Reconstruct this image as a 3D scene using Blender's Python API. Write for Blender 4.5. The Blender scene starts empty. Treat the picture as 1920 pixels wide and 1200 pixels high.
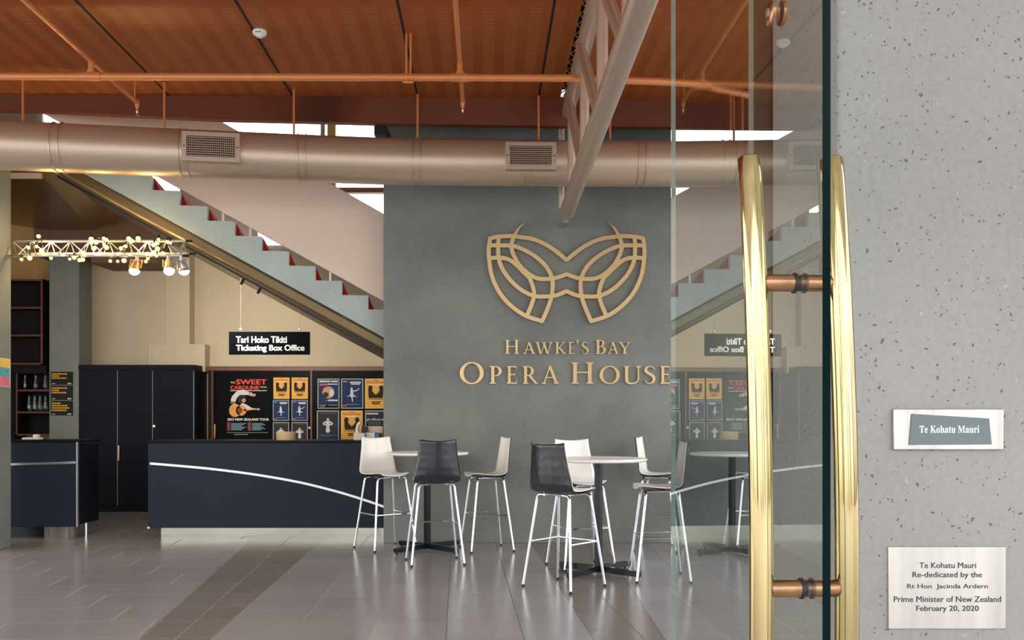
import bpy, bmesh, math, random
from mathutils import Vector, Matrix
random.seed(7)
SC = bpy.context.scene
COL = SC.collection
PI = math.pi

# ---------------------------------------------------------------- camera
F = 1750.0            # focal length in pixels of the 1920 px wide frame
HC = 1.45             # camera height
cam = bpy.data.cameras.new('camera')
cam.sensor_width = 36.0
cam.lens = 36.0 * F / 1920.0
cam.shift_y = 185.0 / 1920.0
cam.clip_start = 0.05
cam.clip_end = 300
camo = bpy.data.objects.new('camera', cam)
camo.location = (0, 0, HC)
camo.rotation_euler = (PI / 2, 0, 0)
COL.objects.link(camo)
SC.camera = camo

# ---------------------------------------------------------------- sky and exposure
SKY = 2.6
w = bpy.data.worlds.new('sky')
SC.world = w
w.use_nodes = True
nt = w.node_tree
bg = nt.nodes['Background']
tc = nt.nodes.new('ShaderNodeTexCoord')
sep = nt.nodes.new('ShaderNodeSeparateXYZ')
ramp = nt.nodes.new('ShaderNodeValToRGB')
mp = nt.nodes.new('ShaderNodeMapRange')
mp.inputs['From Min'].default_value = -1
mp.inputs['From Max'].default_value = 1
nt.links.new(tc.outputs['Generated'], sep.inputs[0])
nt.links.new(sep.outputs['Z'], mp.inputs['Value'])
nt.links.new(mp.outputs[0], ramp.inputs[0])
e = ramp.color_ramp.elements
e[0].position = 0.0; e[0].color = (.20, .20, .20, 1)
e[1].position = 1.0; e[1].color = (.62, .78, 1.0, 1)
for p, c in ((.47, (.30, .29, .28, 1)), (.53, (1.0, .99, .96, 1)), (.7, (.95, .98, 1.0, 1))):
    x = ramp.color_ramp.elements.new(p); x.color = c
nz = nt.nodes.new('ShaderNodeTexNoise'); nz.inputs['Scale'].default_value = 2.2; nz.inputs['Detail'].default_value = 4
mr = nt.nodes.new('ShaderNodeMapRange')
mr.inputs['From Min'].default_value = .35; mr.inputs['From Max'].default_value = .68
mr.inputs['To Min'].default_value = .72; mr.inputs['To Max'].default_value = 1.25
mul = nt.nodes.new('ShaderNodeMixRGB'); mul.blend_type = 'MULTIPLY'; mul.inputs[0].default_value = 1
nt.links.new(tc.outputs['Generated'], nz.inputs['Vector'])
nt.links.new(nz.outputs[0], mr.inputs[0])
nt.links.new(ramp.outputs[0], mul.inputs[1])
nt.links.new(mr.outputs[0], mul.inputs[2])
flat = nt.nodes.new('ShaderNodeVectorMath'); flat.operation = 'MULTIPLY'; flat.inputs[1].default_value = (1, 1, 0)
nrm = nt.nodes.new('ShaderNodeVectorMath'); nrm.operation = 'NORMALIZE'
nt.links.new(tc.outputs['Generated'], flat.inputs[0]); nt.links.new(flat.outputs[0], nrm.inputs[0])
streak_skyline = nt.nodes.new('ShaderNodeTexNoise'); streak_skyline.inputs['Scale'].default_value = 5.0; streak_skyline.inputs['Detail'].default_value = 3  # invented skyline band, added so the brass reflects dark and bright streaks
nt.links.new(nrm.outputs[0], streak_skyline.inputs['Vector'])
tm = nt.nodes.new('ShaderNodeMapRange'); tm.inputs['From Min'].default_value = .40; tm.inputs['From Max'].default_value = .56
tm.inputs['To Min'].default_value = .22; tm.inputs['To Max'].default_value = 1.15
nt.links.new(streak_skyline.outputs[0], tm.inputs[0])
low = nt.nodes.new('ShaderNodeMapRange'); low.inputs['From Min'].default_value = .16; low.inputs['From Max'].default_value = .30
low.inputs['To Min'].default_value = 1.0; low.inputs['To Max'].default_value = 0.0
nt.links.new(sep.outputs['Z'], low.inputs[0])
mul2 = nt.nodes.new('ShaderNodeMixRGB'); mul2.blend_type = 'MULTIPLY'
nt.links.new(low.outputs[0], mul2.inputs[0]); nt.links.new(mul.outputs[0], mul2.inputs[1]); nt.links.new(tm.outputs[0], mul2.inputs[2])
nt.links.new(mul2.outputs[0], bg.inputs['Color'])
bg.inputs['Strength'].default_value = SKY
vs = SC.view_settings
vs.view_transform = 'Standard'
vs.look = 'None'
vs.exposure = 0.72
vs.gamma = 1.0
vs.use_curve_mapping = False
SC.cycles.max_bounces = 10
SC.cycles.diffuse_bounces = 5
SC.cycles.transparent_max_bounces = 12

# ---------------------------------------------------------------- helpers
def at(px, py, d):
    """world point seen at pixel (px, py) of the photo at distance d"""
    return Vector(((px - 960.0) * d / F, d, HC + (785.0 - py) * d / F))

def lin(c):
    r = []
    for v in c:
        v /= 255.0
        r.append(v / 12.92 if v <= .04045 else ((v + .055) / 1.055) ** 2.4)
    return (r[0], r[1], r[2], 1.0)

class MB:
    def __init__(s):
        s.b = bmesh.new()
    def poly(s, pts):
        vs_ = [s.b.verts.new(Vector(p)) for p in pts]
        try:
            return s.b.faces.new(vs_)
        except ValueError:
            return None
    def box(s, x0, x1, y0, y1, z0, z1):
        p = [(x0, y0, z0), (x1, y0, z0), (x1, y1, z0), (x0, y1, z0), (x0, y0, z1), (x1, y0, z1), (x1, y1, z1), (x0, y1, z1)]
        return s.hexa(p)
    def hexa(s, p):
        v = [s.b.verts.new(Vector(q)) for q in p]
        for f in ((3, 2, 1, 0), (4, 5, 6, 7), (0, 1, 5, 4), (1, 2, 6, 5), (2, 3, 7, 6), (3, 0, 4, 7)):
            s.b.faces.new([v[i] for i in f])
        return s
    def prism(s, pts, ext):
        """closed outline pts extruded by vector ext"""
        ext = Vector(ext)
        a = [s.b.verts.new(Vector(p)) for p in pts]
        b = [s.b.verts.new(Vector(p) + ext) for p in pts]
        n = len(a)
        s.b.faces.new(a[::-1]); s.b.faces.new(b)
        for i in range(n):
            s.b.faces.new((a[i], a[(i + 1) % n], b[(i + 1) % n], b[i]))
        return s
    def tube(s, pts, r, n=16, caps=True, radii=None):
        pts = [Vector(p) for p in pts]
        rings = []
        up = None
        for i, p in enumerate(pts):
            if i == 0: d = pts[1] - p
            elif i == len(pts) - 1: d = p - pts[i - 1]
            else: d = (pts[i + 1] - p).normalized() + (p - pts[i - 1]).normalized()
            d.normalize()
            if up is None:
                up = Vector((0, 0, 1)) if abs(d.z) < .9 else Vector((0, 1, 0))
            u = d.cross(up); u.normalize()
            v = u.cross(d); v.normalize()
            up = v
            rr = radii[i] if radii else r
            rings.append([s.b.verts.new(p + rr * (math.cos(2 * PI * k / n) * u + math.sin(2 * PI * k / n) * v)) for k in range(n)])
        for a, b in zip(rings[:-1], rings[1:]):
            for k in range(n):
                s.b.faces.new((a[k], a[(k + 1) % n], b[(k + 1) % n], b[k]))
        if caps:
            s.b.faces.new(rings[0][::-1]); s.b.faces.new(rings[-1])
        return s
    def lathe(s, prof, c=(0, 0, 0), n=24, axis='Z'):
        c = Vector(c); rings = []
        for r, z in prof:
            ring = []
            for k in range(n):
                a = 2 * PI * k / n
                q = (r * math.cos(a), r * math.sin(a), z)
                if axis == 'Y': q = (q[0], q[2], q[1])
                if axis == 'X': q = (q[2], q[0], q[1])
                ring.append(s.b.verts.new(c + Vector(q)))
            rings.append(ring)
        for a, b in zip(rings[:-1], rings[1:]):
            for k in range(n):
                s.b.faces.new((a[k], a[(k + 1) % n], b[(k + 1) % n], b[k]))
        if prof[0][0] > 1e-5: s.b.faces.new(rings[0][::-1])
        if prof[-1][0] > 1e-5: s.b.faces.new(rings[-1])
        return s
    def ball(s, c, r, seg=12, ring=8, sc=(1, 1, 1)):
        m = Matrix.Translation(Vector(c)) @ Matrix.Diagonal((r * sc[0], r * sc[1], r * sc[2], 1))
        bmesh.ops.create_uvsphere(s.b, u_segments=seg, v_segments=ring, radius=1, matrix=m)
        return s
    def grid(s, rows, thick_pts=None):
        v = [[s.b.verts.new(Vector(p)) for p in r] for r in rows]
        for i in range(len(v) - 1):
            for j in range(len(v[0]) - 1):
                s.b.faces.new((v[i][j], v[i][j + 1], v[i + 1][j + 1], v[i + 1][j]))
        return s
    def build(s, name, mat, parent=None, bevel=0.0, angle=35, loc=None, seg=2, merge=True):
        o_ = Vector(loc) if loc is not None else (parent_world(parent) if parent else Vector((0, 0, 0)))
        if merge: bmesh.ops.remove_doubles(s.b, verts=s.b.verts, dist=1e-6)
        bmesh.ops.recalc_face_normals(s.b, faces=s.b.faces)
        for v in s.b.verts: v.co -= o_
        for f in s.b.faces: f.smooth = True
        me = bpy.data.meshes.new(name)
        s.b.to_mesh(me); s.b.free()
        me.set_sharp_from_angle(angle=math.radians(angle))
        me.materials.append(mat)
        ob = bpy.data.objects.new(name, me)
        COL.objects.link(ob)
        if parent: ob.parent = parent
        else: ob.location = o_
        if bevel:
            md = ob.modifiers.new('bevel', 'BEVEL'); md.width = bevel; md.segments = seg
            md.limit_method = 'ANGLE'; md.angle_limit = math.radians(40)
            md.harden_normals = False
        return ob

def parent_world(p):
    v = Vector((0, 0, 0))
    while p is not None:
        v += p.location
        p = p.parent
    return v

def tag(o, label, cat, group=None):
    o['label'] = label; o['category'] = cat
    if group: o['group'] = group
    return o

def thing(name, label, cat, loc=(0, 0, 0), group=None):
    o = bpy.data.objects.new(name, None)
    o.empty_display_size = .1
    o.location = loc
    COL.objects.link(o)
    return tag(o, label, cat, group)

def struct(o):
    o['kind'] = 'structure'
    return o

def dup(root, loc, rotz, label, group=None):
    """copy of a thing with copies of its parts and sub-parts"""
    r = root.copy(); COL.objects.link(r); r.location = loc; r.rotation_euler = (0, 0, rotz)
    r['label'] = label
    if group: r['group'] = group
    for ch in list(root.children):
        c = ch.copy(); COL.objects.link(c); c.parent = r
        for g in list(ch.children):
            d = g.copy(); COL.objects.link(d); d.parent = c
    return r

def smooth_path(pts, n=8):
    """Catmull-Rom through 2D or 3D points"""
    P = [Vector(p) for p in pts]
    P = [P[0] * 2 - P[1]] + P + [P[-1] * 2 - P[-2]]
    out = []
    for i in range(1, len(P) - 2):
        for k in range(n):
            t = k / n
            a, b, c, d = P[i - 1], P[i], P[i + 1], P[i + 2]
            out.append(.5 * ((2 * b) + (c - a) * t + (2 * a - 5 * b + 4 * c - d) * t * t + (3 * b - a - 3 * c + d) * t ** 3))
    out.append(P[-2])
    return out

def ribbon(pts, w):
    """2D outline of a stroke along pts; w a width or a list of widths"""
    P = [Vector((p[0], p[1])) for p in pts]
    L, R = [], []
    for i, p in enumerate(P):
        a = P[max(i - 1, 0)]; b = P[min(i + 1, len(P) - 1)]
        d = (b - a).normalized(); nrm = Vector((-d.y, d.x))
        h = (w[i] if isinstance(w, (list, tuple)) else w) / 2
        L.append(p + nrm * h); R.append(p - nrm * h)
    return L, R

def text_mesh(body, target, x0, x1, zb, zt, y, depth, offset=0.0, bold=0.0):
    if bold:
        h = (zt - zb) * bold
        for i, (dx, dz) in enumerate(((-1, -1), (1, -1), (-1, 1), (1, 1), (0, 0), (-1, 0), (1, 0), (0, 1), (0, -1))):
            text_mesh(body, target, x0 + h + dx * h, x1 - h + dx * h, zb + (dz + 1) * h * .5, zt - h + (dz + 1) * h * .5, y + .00002 * i, depth, offset)
        return target
    """adds flat lettering to MB target: width fitted to x0..x1, cap body between zb and zt, facing -Y"""
    cu = bpy.data.curves.new('lettering', 'FONT')
    cu.body = body; cu.size = 1; cu.offset = offset; cu.resolution_u = 3
    ob = bpy.data.objects.new('lettering', cu)
    COL.objects.link(ob)
    bpy.context.view_layer.update()
    dg = bpy.context.evaluated_depsgraph_get()
    me = bpy.data.meshes.new_from_object(ob.evaluated_get(dg))
    bpy.data.objects.remove(ob); bpy.data.curves.remove(cu)
    xs = [v.co.x for v in me.vertices]; ys = [v.co.y for v in me.vertices]
    ax, bx_, ay, by = min(xs), max(xs), min(ys), max(ys)
    sx = (x1 - x0) / (bx_ - ax); sy = (zt - zb) / (by - ay)
    vv = [target.b.verts.new((x0 + (v.co.x - ax) * sx, y, zb + (v.co.y - ay) * sy)) for v in me.vertices]
    new = []
    for p in me.polygons:
        try: new.append(target.b.faces.new([vv[i] for i in p.vertices]))
        except ValueError: pass
    bpy.data.meshes.remove(me)
    if depth:
        r = bmesh.ops.extrude_face_region(target.b, geom=new)
        for g in r['geom']:
            if isinstance(g, bmesh.types.BMVert): g.co.y += depth
    return target

def math_serif(s):
    """the mathematical bold alphabet: the serif letters of the built-in font"""
    r = ''
    for ch in s:
        if 'A' <= ch <= 'Z': r += chr(0x1D400 + ord(ch) - 65)
        elif 'a' <= ch <= 'z': r += chr(0x1D41A + ord(ch) - 97)
        else: r += ch
    return r

# ---------------------------------------------------------------- materials
class X:
    """tiny expression builder over Math nodes"""
    def __init__(s, t, sock): s.t = t; s.s = sock
    def _op(s, op, o=None, o2=None):
        n = s.t.nodes.new('ShaderNodeMath'); n.operation = op
        for i, v in enumerate((s, o, o2)):
            if v is None: continue
            if isinstance(v, X): s.t.links.new(v.s, n.inputs[i])
            else: n.inputs[i].default_value = v
        return X(s.t, n.outputs[0])
    def __add__(s, o): return s._op('ADD', o)
    def __sub__(s, o): return s._op('SUBTRACT', o)
    def __mul__(s, o): return s._op('MULTIPLY', o)
    def __truediv__(s, o): return s._op('DIVIDE', o)
    def lt(s, o): return s._op('LESS_THAN', o)
    def gt(s, o): return s._op('GREATER_THAN', o)
    def abs(s): return s._op('ABSOLUTE')
    def frac(s): return s._op('FRACT')
    def floor(s): return s._op('FLOOR')
    def max(s, o): return s._op('MAXIMUM', o)
    def min(s, o): return s._op('MINIMUM', o)

def new_mat(name):
    m = bpy.data.materials.new(name); m.use_nodes = True
    t = m.node_tree
    return m, t, t.nodes['Principled BSDF']

def mixcol(t, fac, a, b, blend='MIX'):
    n = t.nodes.new('ShaderNodeMixRGB'); n.blend_type = blend
    for i, v in enumerate((fac, a, b)):
        if isinstance(v, X): t.links.new(v.s, n.inputs[i])
        elif isinstance(v, bpy.types.NodeSocket): t.links.new(v, n.inputs[i])
        elif isinstance(v, (int, float)): n.inputs[i].default_value = v
        else: n.inputs[i].default_value = v
    return n.outputs[0]

def noise(t, scale, detail=4, rough=.55, coord='Object', vec=None):
    n = t.nodes.new('ShaderNodeTexNoise')
    n.inputs['Scale'].default_value = scale; n.inputs['Detail'].default_value = detail; n.inputs['Roughness'].default_value = rough
    if vec is None:
        c = t.nodes.new('ShaderNodeTexCoord'); vec = c.outputs[coord]
    t.links.new(vec, n.inputs['Vector'])
    return X(t, n.outputs[0])

def remap(x, a, b, c, d):
    n = x.t.nodes.new('ShaderNodeMapRange')
    n.inputs['From Min'].default_value = a; n.inputs['From Max'].default_value = b
    n.inputs['To Min'].default_value = c; n.inputs['To Max'].default_value = d
    x.t.links.new(x.s, n.inputs['Value'])
    return X(x.t, n.outputs[0])

def bump(t, bs, h, strength, dist):
    n = t.nodes.new('ShaderNodeBump'); n.inputs['Strength'].default_value = strength; n.inputs['Distance'].default_value = dist
    t.links.new(h.s, n.inputs['Height']); t.links.new(n.outputs[0], bs.inputs['Normal'])

def pbr(name, rgb, rough=.5, metal=0.0, var=.06, scale=6, spec=.5, coat=0.0):
    m, t, b = new_mat(name)
    c = lin(rgb)
    b.inputs['Roughness'].default_value = rough
    b.inputs['Metallic'].default_value = metal
    b.inputs['Specular IOR Level'].default_value = spec
    b.inputs['Coat Weight'].default_value = coat
    if var:
        n = remap(noise(t, scale), .3, .7, 1 - var, 1 + var)
        n.t.links.new(mixcol(t, 1.0, c, n, 'MULTIPLY'), b.inputs['Base Color'])
    else:
        b.inputs['Base Color'].default_value = c
    return m

def emit(name, rgb, strength):
    m, t, b = new_mat(name)
    b.inputs['Base Color'].default_value = lin(rgb)
    b.inputs['Emission Color'].default_value = lin(rgb)
    b.inputs['Emission Strength'].default_value = strength
    return m

def concrete(name, rgb, rough=.6, pit=.8, pit_scale=55, mott=.14, spec=.5, density=.62, dark=.35):
    m, t, b = new_mat(name)
    c = lin(rgb)
    big = remap(noise(t, 1.3, 5), .3, .7, 1 - mott, 1 + mott)
    fine = remap(noise(t, 60, 3), .3, .7, .93, 1.07)
    tcn = t.nodes.new('ShaderNodeTexCoord')
    warp = t.nodes.new('ShaderNodeTexNoise'); warp.inputs['Scale'].default_value = pit_scale * .5
    t.links.new(tcn.outputs['Object'], warp.inputs['Vector'])
    mixv = t.nodes.new('ShaderNodeMixRGB'); mixv.inputs[0].default_value = .03
    t.links.new(tcn.outputs['Object'], mixv.inputs[1]); t.links.new(warp.outputs['Color'], mixv.inputs[2])
    vor = t.nodes.new('ShaderNodeTexVoronoi'); vor.inputs['Scale'].default_value = pit_scale
    vor.inputs['Randomness'].default_value = 1
    t.links.new(mixv.outputs[0], vor.inputs['Vector'])
    sc = t.nodes.new('ShaderNodeSeparateColor')
    t.links.new(vor.outputs['Color'], sc.inputs[0])
    gate = remap(X(t, sc.outputs[0]), density, 1.0, 0.0, .34)
    d = X(t, vor.outputs['Distance'])
    hole = remap(d - gate, -.08, .0, 1, 0)          # 1 inside a pit
    hole = hole * X(t, sc.outputs[0]).gt(density)
    col = mixcol(t, 1.0, c, big, 'MULTIPLY')
    col = mixcol(t, 1.0, col, fine, 'MULTIPLY')
    light = X(t, sc.outputs[1]).gt(.86) * hole
    dk = (c[0] * dark, c[1] * dark, c[2] * dark, 1)
    col = mixcol(t, hole * pit, col, dk)
    col = mixcol(t, light * pit, col, (min(1, c[0] * 1.5), min(1, c[1] * 1.5), min(1, c[2] * 1.5), 1))
    t.links.new(col, b.inputs['Base Color'])
    b.inputs['Roughness'].default_value = rough
    b.inputs['Specular IOR Level'].default_value = spec
    h = (hole * -1.0) + noise(t, 18, 4) * .25
    bump(t, b, h, .35, .004)
    return m

def brushed(name, rgb, rough, metal=1.0, axis=2, amount=.12, scale=30):
    """metal with fine streaks along one axis"""
    m, t, b = new_mat(name)
    tcn = t.nodes.new('ShaderNodeTexCoord'); mpn = t.nodes.new('ShaderNodeMapping')
    s = [scale * 6] * 3; s[axis] = scale * .06
    mpn.inputs['Scale'].default_value = s
    t.links.new(tcn.outputs['Object'], mpn.inputs[0])
    n = noise(t, 1, 3, vec=mpn.outputs[0])
    c = lin(rgb)
    t.links.new(mixcol(t, 1.0, c, remap(n, .3, .7, 1 - amount, 1 + amount), 'MULTIPLY'), b.inputs['Base Color'])
    t.links.new(remap(n, .3, .7, max(.02, rough - .06), rough + .06).s, b.inputs['Roughness'])
    b.inputs['Metallic'].default_value = metal
    return m

M = {}
M['conc_light'] = concrete('pale pitted concrete', (140, 136, 134), .7, pit=.9, pit_scale=78, mott=.11, density=.38, dark=.30)
M['conc_wall'] = concrete('grey honed concrete', (116, 119, 113), .42, pit=.55, pit_scale=30, mott=.22, density=.62, dark=.5)
M['conc_col'] = concrete('board-marked concrete', (128, 132, 128), .6, pit=.4, pit_scale=22, mott=.14, density=.75, dark=.5)
M['conc_stair'] = concrete('green grey precast concrete', (176, 188, 184), .65, pit=.3, pit_scale=22, mott=.12, density=.8, dark=.6)
M['cream'] = pbr('cream painted plaster', (204, 190, 168), .75, var=.03, scale=1.5)
M['white_paint'] = pbr('white painted plaster', (226, 222, 214), .8, var=.02)
M['fascia'] = pbr('oxide red painted fascia', (112, 52, 28), .55, var=.08, scale=1.2)
M['copper_pipe'] = pbr('copper painted pipe', (220, 138, 82), .32, metal=.2, var=.05)
M['duct'] = pbr('champagne metallic duct paint', (206, 184, 162), .36, metal=.6, var=.02, scale=1.5)
M['duct_seam'] = pbr('bright duct seam', (214, 200, 182), .3, metal=.85, var=.0)
M['truss_paint'] = pbr('champagne metallic tube paint', (206, 184, 166), .32, metal=.6, var=.03, scale=2)
M['bronze_sheet'] = pbr('bronze metallic cladding', (150, 118, 66), .25, metal=.8, var=.12, scale=1.5)
M['bronze_beam'] = pbr('brown bronze stair soffit', (124, 106, 76), .36, metal=.55, var=.10, scale=2)
M['pink_panel'] = pbr('rose tinted metallic balustrade sheet', (226, 204, 188), .42, metal=.25, var=.05, scale=.8)
M['red_carpet'] = pbr('red carpet', (176, 30, 28), .95, var=.1, scale=40)
M['navy'] = pbr('navy black laminate', (40, 47, 58), .45, var=.06, scale=3, spec=.1)
M['navy_door'] = pbr('black laminate door', (24, 28, 36), .4, var=.06, scale=3, spec=.06)
M['black'] = pbr('black painted metal', (18, 19, 22), .4, var=.0)
M['dark_void'] = pbr('matt black recess', (10, 10, 12), .8, var=.0)
M['inlay'] = pbr('aluminium inlay strip', (200, 204, 208), .3, metal=.9, var=.0)
M['mirror_steel'] = pbr('polished stainless kickplate', (166, 166, 154), .12, metal=1.0, var=.03)
M['wood_red'] = pbr('red brown timber edge', (104, 48, 34), .45, var=.12, scale=12)
M['shelf_dark'] = pbr('dark stained board', (32, 26, 28), .5, var=.1, scale=8, spec=.1)
M['chrome'] = pbr('bright chrome tube', (232, 236, 240), .12, metal=1.0, var=.0)
M['shell_dark'] = pbr('glossy anthracite plastic', (52, 58, 66), .2, var=.03, coat=.5)
M['shell_ivory'] = pbr('ivory plastic', (250, 246, 238), .28, var=.02, coat=.3)
M['table_white'] = pbr('white laminate tabletop', (254, 252, 246), .3, var=.0)
M['table_edge'] = pbr('pale tabletop edge', (226, 214, 196), .4, var=.0)
M['black_gloss'] = pbr('black powder coated steel', (20, 24, 30), .25, var=.0, spec=.25)
M['brass'] = brushed('polished brass with painted reflections', (186, 164, 120), .07, axis=2, amount=.30, scale=10)  # strong colour streaks paint reflections onto the tubes
M['bronze_bar'] = pbr('aged bronze rod', (160, 122, 92), .3, metal=1.0, var=.15, scale=30)
M['rubber'] = pbr('black rubber washer', (24, 26, 32), .5, var=.0)
M['gold_letter'] = brushed('satin bronze lettering', (206, 178, 134), .36, metal=.8, axis=2, amount=.06, scale=20)
M['steel_plate'] = brushed('brushed stainless plate', (196, 189, 185), .3, metal=.9, axis=2, amount=.10, scale=3)
M['stone_plate'] = concrete('engraved grey stone', (104, 112, 116), .6, pit=.4, pit_scale=80, mott=.2, density=.7)
M['white_ink'] = pbr('white lettering', (240, 244, 244), .5, var=.0)
M['black_ink'] = pbr('black engraved lettering', (38, 38, 42), .5, var=.0)
M['grey_ink'] = pbr('grey print', (150, 154, 160), .6, var=.0)
M['yellow_ink'] = pbr('amber print', (236, 176, 40), .6, var=.0)
M['sign_black'] = pbr('gloss black acrylic', (8, 12, 17), .25, var=.0, spec=.03)
M['bulb'] = emit('warm frosted bulb', (255, 200, 76), 6.5)
M['bulb_pink'] = emit('pink frosted bulb', (255, 180, 190), 1.6)
M['lamp_face'] = emit('glowing lamp face', (255, 240, 205), 40.0)
M['alu'] = pbr('aluminium truss tube', (196, 196, 196), .32, metal=.85, var=.0)
M['cable'] = pbr('black cable', (22, 22, 22), .6, var=.0)
M['door_bronze'] = pbr('dark bronze frame', (84, 66, 44), .4, metal=.5, var=.06, scale=10)
M['edge_tip'] = pbr('pale door post edge', (150, 146, 132), .6, var=.0)  # paler strip along the left edge of the door post
M['plastic_white'] = pbr('white plastic', (238, 236, 228), .4, var=.0)
M['paper'] = pbr('off white paper', (234, 228, 218), .8, var=.02)
M['tan_wood'] = pbr('pale bent wood', (214, 184, 140), .5, var=.06, scale=10)
M['orange_print'] = pbr('orange poster print', (228, 164, 44), .5, var=.05)
M['orange_edge'] = pbr('pale orange poster border', (232, 190, 96), .5, var=.0)
M['oxide_ink'] = pbr('brick red print', (168, 62, 26), .5, var=.0)
M['red_ink'] = pbr('red print', (214, 52, 40), .5, var=.0)
M['dark_print'] = pbr('dark grey print', (44, 44, 42), .5, var=.04, spec=.1)
M['navy_print'] = pbr('navy poster print', (38, 56, 100), .5, var=.1, scale=5, spec=.1)
M['charcoal_print'] = pbr('charcoal poster print', (52, 54, 60), .5, var=.1, scale=5, spec=.1)
M['black_print'] = pbr('black poster print', (9, 10, 16), .35, var=.0, spec=.05)
M['pale_border'] = pbr('pale poster border', (176, 190, 192), .5, var=.0)
M['skin_print'] = pbr('skin tone print', (190, 140, 112), .5, var=.15, scale=30)
M['pale_print'] = pbr('pale figure print', (206, 206, 214), .5, var=.1, scale=40)
M['teal_ink'] = pbr('pale blue print', (110, 150, 166), .5, var=.1, scale=40)
M['guitar_print'] = pbr('orange brown print', (212, 146, 64), .5, var=.15, scale=20)
M['maroon_ink'] = pbr('maroon print', (112, 30, 34), .5, var=.0)
M['brown_panel'] = pbr('brown bulkhead paint', (116, 84, 62), .6, var=.06)
M['bounce_pave'] = pbr('pale paving added for bounce light', (196, 192, 184), .8, var=.08, scale=2)
M['amber_wall'] = pbr('ochre painted plaster', (206, 164, 108), .75, var=.03)
M['sand'] = pbr('yellow ochre frame paint', (222, 190, 110), .6, var=.0)

def glass_sheet(name, tint, ior=1.5, boost=1.75, rough=0.0):
    """thin sheet: Fresnel mirror over a tinted clear body, the reflection counted at the outer skin only"""
    m = bpy.data.materials.new(name); m.use_nodes = True
    t = m.node_tree; t.nodes.clear()
    out = t.nodes.new('ShaderNodeOutputMaterial')
    tr = t.nodes.new('ShaderNodeBsdfTransparent'); tr.inputs[0].default_value = tint
    gl = t.nodes.new('ShaderNodeBsdfGlossy'); gl.inputs['Roughness'].default_value = rough
    gl.inputs['Color'].default_value = (.98, 1, .99, 1)
    fr = t.nodes.new('ShaderNodeFresnel'); fr.inputs['IOR'].default_value = ior
    ge = t.nodes.new('ShaderNodeNewGeometry')
    front = X(t, ge.outputs['Backfacing']) * -1.0 + 1.0
    fac = (X(t, fr.outputs[0]) * boost).min(1.0) * front
    mx = t.nodes.new('ShaderNodeMixShader')
    t.links.new(fac.s, mx.inputs[0]); t.links.new(tr.outputs[0], mx.inputs[1]); t.links.new(gl.outputs[0], mx.inputs[2])
    t.links.new(mx.outputs[0], out.inputs[0])
    return m
M['door_glass'] = glass_sheet('clear door glass', (.93, .97, .95, 1), boost=1.8)
M['window_glass'] = glass_sheet('clear window glass', (.96, .98, .98, 1))
M['clear_glass'] = glass_sheet('clear drinking glass', (.86, .92, .94, 1), boost=2.6)
M['glass_edge'] = pbr('polished dark green glass edge', (8, 24, 24), .15, var=.0, spec=.03)
M['glass_far_edge'] = pbr('glass edge painted with pale glint', (120, 136, 132), .5, var=.0)  # pale colour paints the glint line of the polished far edge

def floor_material():
    m, t, b = new_mat('fanned brown grey floor tiles')
    g = t.nodes.new('ShaderNodeNewGeometry'); s = t.nodes.new('ShaderNodeSeparateXYZ')
    t.links.new(g.outputs['Position'], s.inputs[0])
    x, d = X(t, s.outputs[0]), X(t, s.outputs[1])
    a1 = x + d * .1337 + 1.63        # left edge of the left band
    a2 = x + d * .0566 + 1.63        # right edge of the left band
    b1 = x + d * .066 - .94          # left edge of the right band
    b2 = x - d * .0103 - .94         # right edge of the right band
    left = a1.lt(0); right = b2.gt(0)
    mid = a2.gt(0) * b1.lt(0)
    band = (left.max(right).max(mid)) * -1.0 + 1.0
    T = .514
    hw = .0035
    def grid(u, v, lng=1.0, stag=0.0):
        if stag:
            u = (u + ((v / T).floor() * stag)) / lng
        fu = ((u / T).frac() - .5).abs()
        fv = ((v / T).frac() - .5).abs()
        return fu.gt(.5 - hw / T), fv.gt(.5 - hw / T), (u / T).floor() * 3.1 + (v / T).floor() * 7.7
    lu = grid(a1 + 40 * T, d - x * .1337 + .12, 2.0, T * .62)
    mu = grid(a2 + 20 * T, d - x * .06 + .01)
    ru = grid(b2 + 20 * T, d + x * .01 + .2)
    bu = grid((a1 + a2) * .5 + 20 * T, d - x * .09 + .3)
    def pick(i):
        return lu[i] * left + ru[i] * right + mu[i] * mid + bu[i] * band
    gl, gt_, idn = pick(0), pick(1), pick(2)
    edge = (a1.abs().lt(.004)).max(a2.abs().lt(.004)).max(b1.abs().lt(.004)).max(b2.abs().lt(.004))
    wn = t.nodes.new('ShaderNodeTexWhiteNoise'); wn.noise_dimensions = '1D'
    t.links.new(idn.s, wn.inputs['W'])
    tv = remap(X(t, wn.outputs['Value']), 0, 1, .92, 1.08)
    n = remap(noise(t, 3.5, 5), .3, .7, .96, 1.04)
    base = mixcol(t, band, lin((154, 149, 150)), lin((126, 115, 108)))
    base = mixcol(t, 1, base, tv, 'MULTIPLY')
    base = mixcol(t, 1, base, n, 'MULTIPLY')
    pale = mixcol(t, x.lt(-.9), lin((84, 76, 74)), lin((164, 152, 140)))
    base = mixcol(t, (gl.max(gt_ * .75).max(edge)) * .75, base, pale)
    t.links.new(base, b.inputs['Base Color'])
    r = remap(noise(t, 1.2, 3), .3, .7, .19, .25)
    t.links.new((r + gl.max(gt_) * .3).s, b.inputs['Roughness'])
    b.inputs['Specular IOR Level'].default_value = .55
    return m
M['floor'] = floor_material()

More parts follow.
